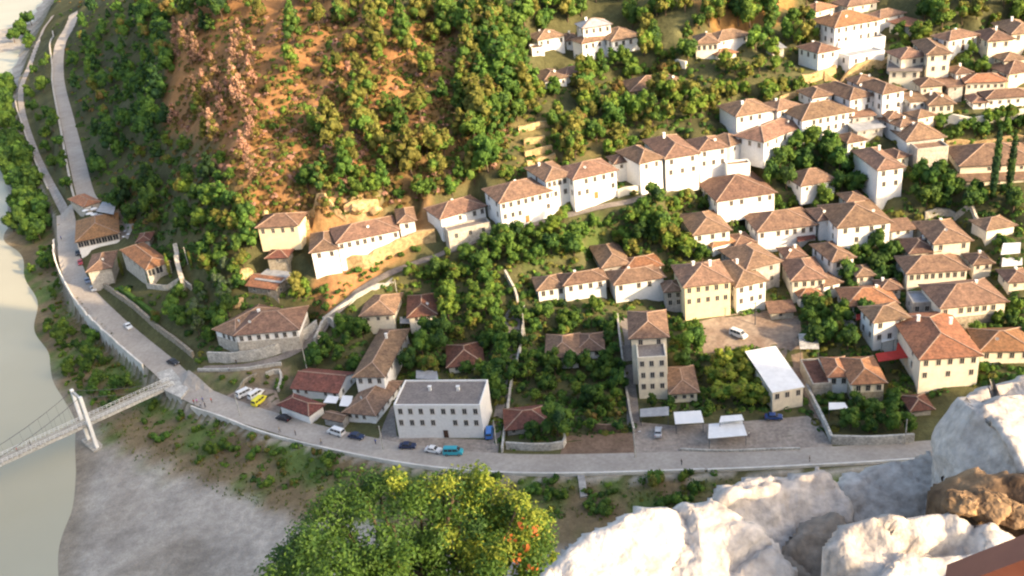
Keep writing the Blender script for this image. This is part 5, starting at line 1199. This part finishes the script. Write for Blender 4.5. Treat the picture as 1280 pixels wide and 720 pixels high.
# ------------------------------------------------------------------ the castle hill under and behind the viewpoint
AZ, EL = 55.0, 21.0
sd = Vector((math.sin(R_(AZ))*math.cos(R_(EL)), -math.cos(R_(AZ))*math.cos(R_(EL)), math.sin(R_(EL))))
RIDGE = [(-400,-60,80),(-160,-40,120),(-40,-18,144),(-3,-4,146.2),(10,-3,146.2),(28,-12,143.5),(70,-40,150),(130,-40,162),(165,10,184),(184,50,232),(212,36,186),(240,8,158),(290,-20,138),(345,-40,128),(470,-110,126)]  # unseen right-hand peaks and steep flanks shaped to shade the lower town
def hillz(x, y):
    best = np.full(x.shape, -50.0)
    for (ax,ay,az),(bx,by,bz) in zip(RIDGE[:-1], RIDGE[1:]):
        dx, dy = bx-ax, by-ay; t = np.clip(((x-ax)*dx+(y-ay)*dy)/(dx*dx+dy*dy), 0, 1); dd = np.hypot(x-ax-t*dx, y-ay-t*dy)
        best = np.maximum(best, az+(bz-az)*t - (1.18 if ax < 60 else 2.4)*np.maximum(0, dd-.6)*np.where(y > ay-5+(by-ay)*t, 1, .35))
    rg = 1.2*nz(x, y, 9, 1) + .5*nz(x, y, 3, 2); return best + rg*sm(4, 25, np.hypot(x, y))
hx = axis(-20, 20, .5, -420, 480, 1.1); hy = axis(-8, 14, .5, -220, 150, 1.1)
HX, HY = np.meshgrid(hx, hy); HZ = hillz(HX, HY)
ii = np.arange(len(hx)*len(hy)).reshape(len(hy), len(hx)); hf = np.c_[ii[:-1,:-1].ravel(), ii[:-1,1:].ravel(), ii[1:,1:].ravel(), ii[1:,:-1].ravel()]
hz_ = HZ.ravel(); hf = hf[(hz_[hf].max(axis=1) > -2)]
hm = bpy.data.meshes.new('castle_hill'); hm.from_pydata(np.c_[HX.ravel(), HY.ravel(), hz_].tolist(), [], hf.tolist()); hm.polygons.foreach_set('use_smooth', [True]*len(hm.polygons))
hm.materials.append(MT['stone']); tag(put('castle_hill_terrain', hm), kind='structure')
# ------------------------------------------------------------------ foreground rocks
def rockmat(name, a, b, st):
    m = mat(name, a, .92, col2=b, scale=3.2, detail=9, fine=38, bump=.8, bscale=22)
    nt = m.node_tree; N = nt.nodes; L = nt.links; bs = N['Principled BSDF']; src = bs.inputs['Base Color'].links[0].from_socket
    for n_ in N:
        if n_.type == 'BUMP': n_.inputs['Distance'].default_value = .02
    tc = [n_ for n_ in N if n_.type == 'TEX_COORD'][0]
    vo = N.new('ShaderNodeTexVoronoi'); vo.feature = 'DISTANCE_TO_EDGE'; vo.inputs['Scale'].default_value = 1.1
    nn = N.new('ShaderNodeTexNoise'); nn.inputs['Scale'].default_value = 4; nn.inputs['Detail'].default_value = 6; L.new(tc.outputs['Object'], nn.inputs['Vector'])
    mxv = N.new('ShaderNodeMixRGB'); mxv.inputs[0].default_value = .35; L.new(tc.outputs['Object'], mxv.inputs[1]); L.new(nn.outputs['Color'], mxv.inputs[2]); L.new(mxv.outputs[0], vo.inputs['Vector'])
    mr = N.new('ShaderNodeMapRange'); mr.inputs['From Max'].default_value = .006; L.new(vo.outputs['Distance'], mr.inputs['Value'])
    n4 = N.new('ShaderNodeTexNoise'); n4.inputs['Scale'].default_value = 1.7; n4.inputs['Detail'].default_value = 7; L.new(tc.outputs['Object'], n4.inputs['Vector'])
    r4 = N.new('ShaderNodeValToRGB'); r4.color_ramp.elements[0].position = .56; r4.color_ramp.elements[0].color = (0,0,0,1); r4.color_ramp.elements[1].position = .72; r4.color_ramp.elements[1].color = (1,1,1,1); L.new(n4.outputs[0], r4.inputs[0])
    m1 = N.new('ShaderNodeMixRGB'); L.new(r4.outputs[0], m1.inputs[0]); L.new(src, m1.inputs[1]); m1.inputs[2].default_value = (*st, 1)
    m2 = N.new('ShaderNodeMixRGB'); L.new(mr.outputs[0], m2.inputs[0]); m2.inputs[1].default_value = (*[x*.55 for x in b], 1); L.new(m1.outputs[0], m2.inputs[2]); L.new(m2.outputs[0], bs.inputs['Base Color'])
    return m
RW = rockmat('white_limestone', (.62,.565,.51), (.40,.355,.32), (.38,.30,.235)); RG = rockmat('grey_limestone', (.52,.48,.44), (.34,.30,.26), (.36,.29,.22)); RC = rockmat('cavity_stone', (.34,.29,.24), (.16,.13,.10), (.30,.22,.14)); RB = rockmat('brown_earth_rock', (.34,.22,.12), (.07,.045,.03), (.50,.26,.05))
def hullrock(name, pts, down, material, label, amp=.05, cat='rock', seed=1, sub=4, ncut=4):
    from mathutils import noise
    bm = bmesh.new(); P = [dep(*p) for p in pts]
    for p in P: bm.verts.new(p)
    for p in P: bm.verts.new(p + Vector((random.uniform(-.1,.1), .15, -down)))
    r = bmesh.ops.convex_hull(bm, input=bm.verts); 
    bmesh.ops.delete(bm, geom=list({g for g in r['geom_interior'] + r['geom_unused'] if isinstance(g, bmesh.types.BMVert)}), context='VERTS')
    import random as _r; rc = _r.Random(seed*13); cen = sum((v.co for v in bm.verts), Vector())/len(bm.verts)
    for _ in range(ncut):
        nrm = Vector((rc.gauss(0,1), rc.gauss(-.3,.9), rc.gauss(.35,.8))).normalized(); mx_ = max((v.co-cen).dot(nrm) for v in bm.verts)
        r = bmesh.ops.bisect_plane(bm, geom=bm.verts[:]+bm.edges[:]+bm.faces[:], plane_co=cen+nrm*mx_*rc.uniform(.84,.95), plane_no=nrm, clear_outer=True)
        es = [g for g in r['geom_cut'] if isinstance(g, bmesh.types.BMEdge)]
        if es: bmesh.ops.edgeloop_fill(bm, edges=es)
    bmesh.ops.triangulate(bm, faces=bm.faces)
    for _ in range(8):
        es = [e for e in bm.edges if e.calc_length() > .034]
        if not es or len(bm.verts) > 70000: break
        bmesh.ops.subdivide_edges(bm, edges=es, cuts=1); bmesh.ops.triangulate(bm, faces=bm.faces)
    for _ in range(1): bmesh.ops.smooth_vert(bm, verts=bm.verts, factor=.5, use_axis_x=True, use_axis_y=True, use_axis_z=True)
    bm.normal_update(); o_ = Vector((seed*7.3, 0, 0)); disp = []
    for v in bm.verts:
        q = v.co + o_; wq = q + Vector((noise.noise(q*2), noise.noise(q*2+Vector((9,0,0))), noise.noise(q*2+Vector((0,9,0)))))*.10
        h_ = 0
        for fr, tl in ((2.3, .24), (5.5, .20), (13, .17)):
            dd, pp = noise.voronoi(wq*fr); c_ = pp[0]; g_ = noise.noise_vector(c_*2.7)
            h_ += (wq - c_/fr).dot(g_)*tl*1.6 + noise.noise(c_*3.9)*tl*.16/fr - max(0, .10 - (dd[1]-dd[0]))*(.35/fr)
        disp.append(v.normal * (h_*amp/.05 + .02*noise.fractal(q*2.2, 1.0, 2.0, 6)))
    hm_ = sorted(d_.dot(v.normal) for v, d_ in zip(bm.verts, disp)); hq = hm_[int(len(hm_)*.60)]
    for v, d_ in zip(bm.verts, disp): v.co += d_ - v.normal*hq
    bmesh.ops.smooth_vert(bm, verts=bm.verts, factor=.25, use_axis_x=True, use_axis_y=True, use_axis_z=True)
    me = bpy.data.meshes.new(name); bm.to_mesh(me); bm.free(); me.materials.append(material); me.polygons.foreach_set('use_smooth', [True]*len(me.polygons))
    return tag(put(name, me), label, cat)
hullrock('limestone_boulder', [(1194,494,3.08),(1245,482,3.15),(1345,464,3.2),(1168,535,3.1),(1163,566,3.05),(1198,586,2.88),(1246,606,2.68),(1300,655,2.65),(1360,680,2.6),(1220,512,2.88),(1260,575,2.66),(1225,490,3.6),(1320,466,3.8)], 1.2, RW, 'tallest white boulder with a bluish left face at the right edge', .034, seed=1, ncut=5)
def ledge(name, px, dp, material, label, nrm=(.12,-.42,.90), amp=1.35, seed=1, step=.013, rad=.035, cat='rock'):
    from mathutils import noise
    cx, cy = sum(p[0] for p in px)/len(px), sum(p[1] for p in px)/len(px); O = dep(cx, cy, dp); n_ = Vector(nrm).normalized()
    e1 = Vector((1,0,0)); e1 = (e1 - n_*e1.dot(n_)).normalized(); e2 = n_.cross(e1)
    P = []
    for a_, b_ in px:
        d = ray(a_, b_); t = (O - EYE).dot(n_)/d.dot(n_); q = EYE + d*t - O; P.append((q.dot(e1), q.dot(e2)))
    xs = np.arange(min(p[0] for p in P)-.10, max(p[0] for p in P)+.10, step); ys = np.arange(min(p[1] for p in P)-.10, max(p[1] for p in P)+.10, step)
    X_, Y_ = np.meshgrid(xs, ys); best = np.full(X_.shape, 9.); ins = np.zeros(X_.shape, bool); Q = P + [P[0]]
    for (ax,ay),(bx,by) in zip(Q[:-1], Q[1:]):
        dx, dy = bx-ax, by-ay; t = np.clip(((X_-ax)*dx+(Y_-ay)*dy)/(dx*dx+dy*dy+1e-12), 0, 1); best = np.minimum(best, np.hypot(X_-ax-t*dx, Y_-ay-t*dy))
        if abs(dy) > 1e-12: ins ^= ((ay > Y_) != (by > Y_)) & (X_ < dx*(Y_-ay)/dy+ax)
    SD = np.where(ins, best, -best) + .022; bm = bmesh.new(); V = {}
    so = Vector((seed*5.7, seed*2.1, 0))
    for j in range(len(ys)):
        for i in range(len(xs)):
            q = Vector((xs[i], ys[j], 0)) + so; sdv = SD[j,i] + .022*noise.noise(q*7) + .012*noise.noise(q*19)
            if sdv < -.012: continue
            wq = q + Vector((noise.noise(q*3), noise.noise(q*3+Vector((9,0,0))), 0))*.07; h = .035*noise.noise(q*1.9)
            for fr, tl in ((2.6,.16),(6,.15),(15,.13)):
                dd, pp = noise.voronoi(wq*fr); g_ = noise.noise_vector(pp[0]*2.7); h += ((wq - pp[0]/fr).dot(g_)*1.3 + noise.noise(pp[0]*3.9)*.10/fr)*tl*amp - max(0, .07-(dd[1]-dd[0]))*.65/fr*(1 if fr < 10 else .5)
            h += .010*amp*noise.fractal(q*9, 1.0, 2.0, 5)
            k = min(max(sdv, 0), rad); h -= rad - math.sqrt(max(0, rad*rad - (rad-k)**2))
            V[(i,j)] = bm.verts.new(O + e1*xs[i] + e2*ys[j] + n_*h)
    for (i,j) in list(V):
        c_ = [(i,j),(i+1,j),(i+1,j+1),(i,j+1)]
        if all(k in V for k in c_): bm.faces.new([V[k] for k in c_])
    bmesh.ops.delete(bm, geom=[v for v in bm.verts if not v.link_faces], context='VERTS')
    be = [e for e in bm.edges if len(e.link_faces) == 1]; r = bmesh.ops.extrude_edge_only(bm, edges=be)
    nv = [g for g in r['geom'] if isinstance(g, bmesh.types.BMVert)]
    for v in nv: v.co += Vector((0, .0, -.10))
    r = bmesh.ops.extrude_edge_only(bm, edges=[g for g in r['geom'] if isinstance(g, bmesh.types.BMEdge) and len(g.link_faces) == 1])
    for v in [g for g in r['geom'] if isinstance(g, bmesh.types.BMVert)]: v.co += Vector((0, .05, -1.0))
    bmesh.ops.recalc_face_normals(bm, faces=bm.faces)
    me = bpy.data.meshes.new(name); bm.to_mesh(me); bm.free(); me.materials.append(material); me.polygons.foreach_set('use_smooth', [True]*len(me.polygons))
    return tag(put(name, me), label, cat)
ledge('limestone_slab', [(655,750),(700,705),(742,662),(768,652),(800,636),(845,630),(893,627),(905,640),(925,655),(950,665),(968,690),(985,725),(990,800),(640,800)], 2.75, RW, 'broad pale slab sloping down at the left end of the rocks', seed=2)
ledge('limestone_slab', [(893,625),(910,612),(935,603),(968,599),(1000,592),(1030,589),(1050,603),(1062,622),(1066,650),(1040,648),(1010,655),(1000,680),(985,700),(965,685),(945,660),(915,645)], 3.0, RW, 'pale angular slab between the broad slab and the grey one', nrm=(.1,-.5,.86), seed=3)
ledge('grey_slab', [(1050,606),(1075,594),(1100,584),(1135,577),(1165,573),(1190,590),(1200,602),(1192,640),(1165,646),(1110,650),(1075,655),(1064,640)], 3.15, RG, 'smooth grey slab in the middle of the rocks', nrm=(0,-.3,.95), amp=.6, seed=4)
ledge('grey_slab', [(980,700),(1008,656),(1045,648),(1058,670),(1080,700),(1105,735),(1112,800),(980,800)], 2.80, RC, 'rough grey brown rock in the hollow left of the bright one', nrm=(-.2,-.5,.84), amp=2.0, seed=6)
ledge('earth_bank', [(1180,604),(1210,592),(1250,596),(1350,602),(1350,706),(1290,694),(1240,672),(1192,652)], 2.62, RB, 'dark rusty brown earth and rubble filling the gap between the white rocks', nrm=(-.1,-.5,.86), amp=2.6, seed=9)
ledge('limestone_slab', [(1054,668),(1062,655),(1085,652),(1100,650),(1140,645),(1172,646),(1200,655),(1250,675),(1285,690),(1345,720),(1345,800),(1130,800),(1100,725),(1080,695),(1058,682)], 2.50, RW, 'bright white flat slab just above the rusty handrail', nrm=(.12,-.38,.92), seed=5)
hullrock('bedrock', [(760,716,3.3),(900,662,3.4),(1050,630,3.6),(1180,606,3.6),(1340,640,3.4),(1340,780,3.2),(740,800,3.1)], 1.0, RG, 'grey brown bedrock showing in the cracks between the white slabs', .03, seed=8, ncut=0)
hullrock('small_stone', [(1146,586,3.45),(1152,568,3.5),(1166,572,3.5),(1170,588,3.42)], .3, RW, 'small white stone perched at the foot of the tallest boulder', .015, seed=7)
for i, (a, b, r, l) in enumerate([(1204,628,.05,'leftmost in the brown gap'),(1232,634,.06,'middle one in the brown gap'),(1262,642,.055,'rightmost in the brown gap')]):
    me = rock_mesh(r, 20+i, .7, 4, .5); me.materials.append(RB); tag(put('earthy_rock', me, None, tuple(dep(a, b, 2.58)), i), 'small rusty brown stone, '+l, 'rock')
# handrail
a, b = dep(1196,738,1.25), dep(1400,662,1.12); root = empty('handrail', a); tag(root, 'rust brown square metal handrail in the bottom right corner', 'handrail')
rust = mat('rusty_paint', (.30,.10,.055), .5, col2=(.22,.07,.04), scale=9, spec=.4)
m = MB(); m.bar((0,0,0), b - a, .048, .045); m.build('rail', rust, root)
for t in (.1, .95):
    m = MB(); p = (b-a)*t; m.box(p.x-.02,p.x+.02,p.y-.02,p.y+.02,p.z-1.3,p.z-.027); m.build('post', rust, root)
# ------------------------------------------------------------------ foreground tree
def fg_tree():
    base = dep(520, 900, 17.0); gz = float(hillz(np.array([base.x]), np.array([base.y]))[0]); base.z = gz
    root = empty('foreground_tree', base); tag(root, 'big leafy tree with yellow green top and orange flowers at the bottom edge', 'tree')
    rr = random.Random(3); V = []; Fc = []; MI = []; clusters = []
    mats = [mat('leaf_green', (.10,.185,.028), .55, col2=(.06,.12,.02), scale=2, transl=.35), mat('leaf_dark', (.055,.12,.025), .6, col2=(.035,.08,.018), scale=2, transl=.3), mat('leaf_yellow', (.34,.37,.05), .55, col2=(.20,.27,.035), scale=2, transl=.4), mat('flower_orange', (.42,.13,.035), .6, transl=.3)]
    def add(px, py, dp, r, mix):
        clusters.append((dep(px, py, dp) - base, r, mix))
    core = [(520,690,17,1.35),(430,700,16.6,1.05),(600,690,17.2,1.15),(480,650,17.2,.95),(560,640,17.4,.95),(400,740,16,1.2),(500,760,16.3,1.6),(620,750,16.6,1.2),(640,655,17.5,.55)]
    for px, py, dp, r in core:
        py += 16
        for _ in range(27):
            d = Vector((rr.gauss(0,1), rr.gauss(0,1)*.8, rr.gauss(.1,1))).normalized()*r*rr.uniform(.7,1.05)
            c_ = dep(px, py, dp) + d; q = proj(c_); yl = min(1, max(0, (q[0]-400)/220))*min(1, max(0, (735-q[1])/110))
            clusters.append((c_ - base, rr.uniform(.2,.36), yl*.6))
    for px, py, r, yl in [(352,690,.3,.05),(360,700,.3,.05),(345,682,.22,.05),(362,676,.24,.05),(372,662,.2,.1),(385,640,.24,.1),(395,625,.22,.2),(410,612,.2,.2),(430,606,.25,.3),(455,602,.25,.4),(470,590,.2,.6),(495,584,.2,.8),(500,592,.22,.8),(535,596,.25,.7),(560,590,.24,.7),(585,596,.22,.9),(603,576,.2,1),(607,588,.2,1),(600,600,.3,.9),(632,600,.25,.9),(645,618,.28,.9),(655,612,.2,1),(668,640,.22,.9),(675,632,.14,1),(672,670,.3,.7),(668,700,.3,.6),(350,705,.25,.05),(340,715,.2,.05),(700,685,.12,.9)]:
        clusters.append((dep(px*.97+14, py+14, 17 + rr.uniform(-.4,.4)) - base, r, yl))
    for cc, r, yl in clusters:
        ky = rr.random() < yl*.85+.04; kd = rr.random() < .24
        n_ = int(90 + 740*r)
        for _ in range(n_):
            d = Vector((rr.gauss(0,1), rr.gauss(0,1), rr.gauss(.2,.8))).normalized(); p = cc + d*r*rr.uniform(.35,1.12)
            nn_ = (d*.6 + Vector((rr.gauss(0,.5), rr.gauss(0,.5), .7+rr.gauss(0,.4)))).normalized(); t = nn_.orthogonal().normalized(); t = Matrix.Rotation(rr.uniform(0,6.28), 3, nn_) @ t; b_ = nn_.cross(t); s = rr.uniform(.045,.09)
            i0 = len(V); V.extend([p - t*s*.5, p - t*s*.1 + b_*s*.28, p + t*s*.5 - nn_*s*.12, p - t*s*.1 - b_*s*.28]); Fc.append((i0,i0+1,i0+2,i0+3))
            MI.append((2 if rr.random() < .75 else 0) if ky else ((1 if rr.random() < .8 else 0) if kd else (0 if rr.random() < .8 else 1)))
    me = bpy.data.meshes.new('crown'); me.from_pydata([tuple(v) for v in V], [], Fc)
    for m_ in mats[:3]: me.materials.append(m_)
    me.polygons.foreach_set('material_index', MI); put('crown', me, root)
    for px, py in ((652,656),(640,674),(660,682),(650,699),(668,664),(665,708)):
        m_ = MB(); c_ = dep(px, py, 15.9) - base
        for _ in range(9):
            d = Vector((rr.gauss(0,1), rr.gauss(0,1), rr.gauss(0,1))).normalized(); p = c_ + d*rr.uniform(.03,.13); t = d.orthogonal().normalized(); b_ = d.cross(t); s = rr.uniform(.022,.042)
            m_.face([p-t*s, p+b_*s, p+t*s, p-b_*s])
        m_.build('flower_cluster', mats[3], root)
    m_ = MB(); top = dep(520, 720, 17) - base
    m_.tube([(0,0,-1), top*.4+Vector((.3,0,0)), top], [.32,.24,.13], 10)
    for cc, r, yl in clusters[::6]:
        s_ = top*rr.uniform(.55,1.0); mid = (s_+cc)/2 + Vector((0,0,-.15)); m_.tube([s_, mid, cc], [.085,.05,.018], 6)
    m_.build('trunk', MT['bark'], root)
fg_tree()
# small tufts of grass on the bank: one body of ground cover
g_ = MB(); rr = random.Random(12)
for _ in range(5200):
    px, py = rr.uniform(120, 950), rr.uniform(500, 650); 
    if _ % 3 == 0: px, py = rr.uniform(30, 190), rr.uniform(320, 500)
    p = unp(px, py, 4.0); bb = float(seg_sd(BANK, np.array([p.x]), np.array([p.y]))[0])
    if not (-19 < bb < -1.8): continue
    z = zat(p.x, p.y)
    if z < .8: continue
    h = rr.uniform(.25,.7)
    for k in range(3):
        a = rr.uniform(0, 6.28); dx, dy = math.cos(a)*.18, math.sin(a)*.18; ox, oy = rr.uniform(-.4,.4), rr.uniform(-.4,.4)
        g_.face([(p.x+ox-dx,p.y+oy-dy,z-.05),(p.x+ox+dx,p.y+oy+dy,z-.05),(p.x+ox+dy*.8,p.y+oy-dx*.8,z+h)], 0 if rr.random() < .6 else 1)
tag(g_.build('grass', [LF['olive'], LF['mid']]), 'rough grass tufts covering the river bank below the road', 'grass', kind='stuff')
def undergrowth(name, px, n, mats, wts, size, label, seed):
    u_ = MB(); rr = random.Random(seed); xs = [p[0] for p in px]; ys = [p[1] for p in px]
    for _ in range(n):
        a, b = rr.uniform(min(xs), max(xs)), rr.uniform(min(ys), max(ys))
        if not inpoly(a, b, px): continue
        p = at(a, b)
        if p.z < 1.5 or in_foot(p.x, p.y, .3) or on_road(p.x, p.y, .2) or any(inpoly(a, b, q) for q in BARE): continue
        r = rr.uniform(*size); mi = rr.choices(range(len(mats)), wts)[0]
        for k in range(16):
            d = Vector((rr.gauss(0,1), rr.gauss(0,1), abs(rr.gauss(0,.8)))).normalized(); c_ = p + Vector((d.x*r, d.y*r, d.z*r*.7)); t = d.orthogonal().normalized(); t = Matrix.Rotation(rr.uniform(0,6.28), 3, d) @ t; b_ = d.cross(t); s_ = r*rr.uniform(.35,.65)
            u_.face([c_-t*s_, c_+b_*s_*.7, c_+t*s_, c_-b_*s_*.7], mi)
    tag(u_.build(name, mats), label, 'undergrowth', kind='stuff')
undergrowth('undergrowth', [(640,90),(900,60),(1280,20),(1280,470),(1140,500),(1040,540),(640,560),(470,500),(400,440),(250,455),(240,380),(500,340),(620,300)], 8500, [LF['mid'],LF['dark'],LF['olive'],LF['bright']], (4,4,4,2), (.5,1.3), 'low green undergrowth filling the gardens between the houses', 4)
undergrowth('dry_undergrowth', [(225,20),(640,0),(640,200),(500,262),(320,280),(220,190)], 3800, [LF['olive'],LF['rust'],LF['pink'],LF['mid']], (5,5,2,3), (.5,1.5), 'dry rusty scrub spread over the orange slope', 5)
undergrowth('bank_undergrowth', [(20,300),(70,300),(90,370),(140,415),(190,466),(236,510),(330,545),(450,572),(560,592),(950,588),(940,640),(700,650),(400,620),(300,600),(200,550),(100,520),(60,450)], 1500, [LF['mid'],LF['bright'],LF['olive'],LF['rust']], (6,3,2,.4), (.4,1.0), 'green and dry scrub covering the river bank below the road', 7)
undergrowth('wood_undergrowth', [(60,0),(225,0),(215,180),(320,260),(250,340),(150,290),(100,200)], 1800, [LF['dark'],LF['mid'],LF['rust']], (5,3,1), (.7,1.8), 'dark scrub under the trees of the shaded wood', 6)
# ------------------------------------------------------------------ light
w = bpy.data.worlds.new('World'); sc.world = w; w.use_nodes = True; nt = w.node_tree; bg = nt.nodes['Background']
sky = nt.nodes.new('ShaderNodeTexSky'); sky.sky_type = 'NISHITA'; sky.sun_disc = False; sky.sun_elevation = R_(EL); sky.sun_rotation = math.atan2(sd.x, sd.y); sky.altitude = 150; sky.dust_density = 5.0; sky.ozone_density = .25; sky.air_density = 1.0
nt.links.new(sky.outputs[0], bg.inputs[0]); bg.inputs[1].default_value = .15
ld = bpy.data.lights.new('sun', 'SUN'); lo = bpy.data.objects.new('sun', ld); COL.objects.link(lo); ld.energy = 3.05; ld.angle = R_(.6); ld.color = (1, .75, .46)
lo.rotation_euler = sd.to_track_quat('Z', 'Y').to_euler(); lo.location = (100, -100, 300)
vs = sc.view_settings; sc.display_settings.display_device = 'sRGB'; vs.view_transform = 'Standard'; vs.look = 'None'; vs.gamma = 1; vs.exposure = 1.52; vs.use_curve_mapping = False
sc.cycles.filter_width = 2.2; sc.cycles.max_bounces = 5; sc.cycles.diffuse_bounces = 2; sc.cycles.glossy_bounces = 2; sc.cycles.transmission_bounces = 3
sc.cycles.use_denoising = True
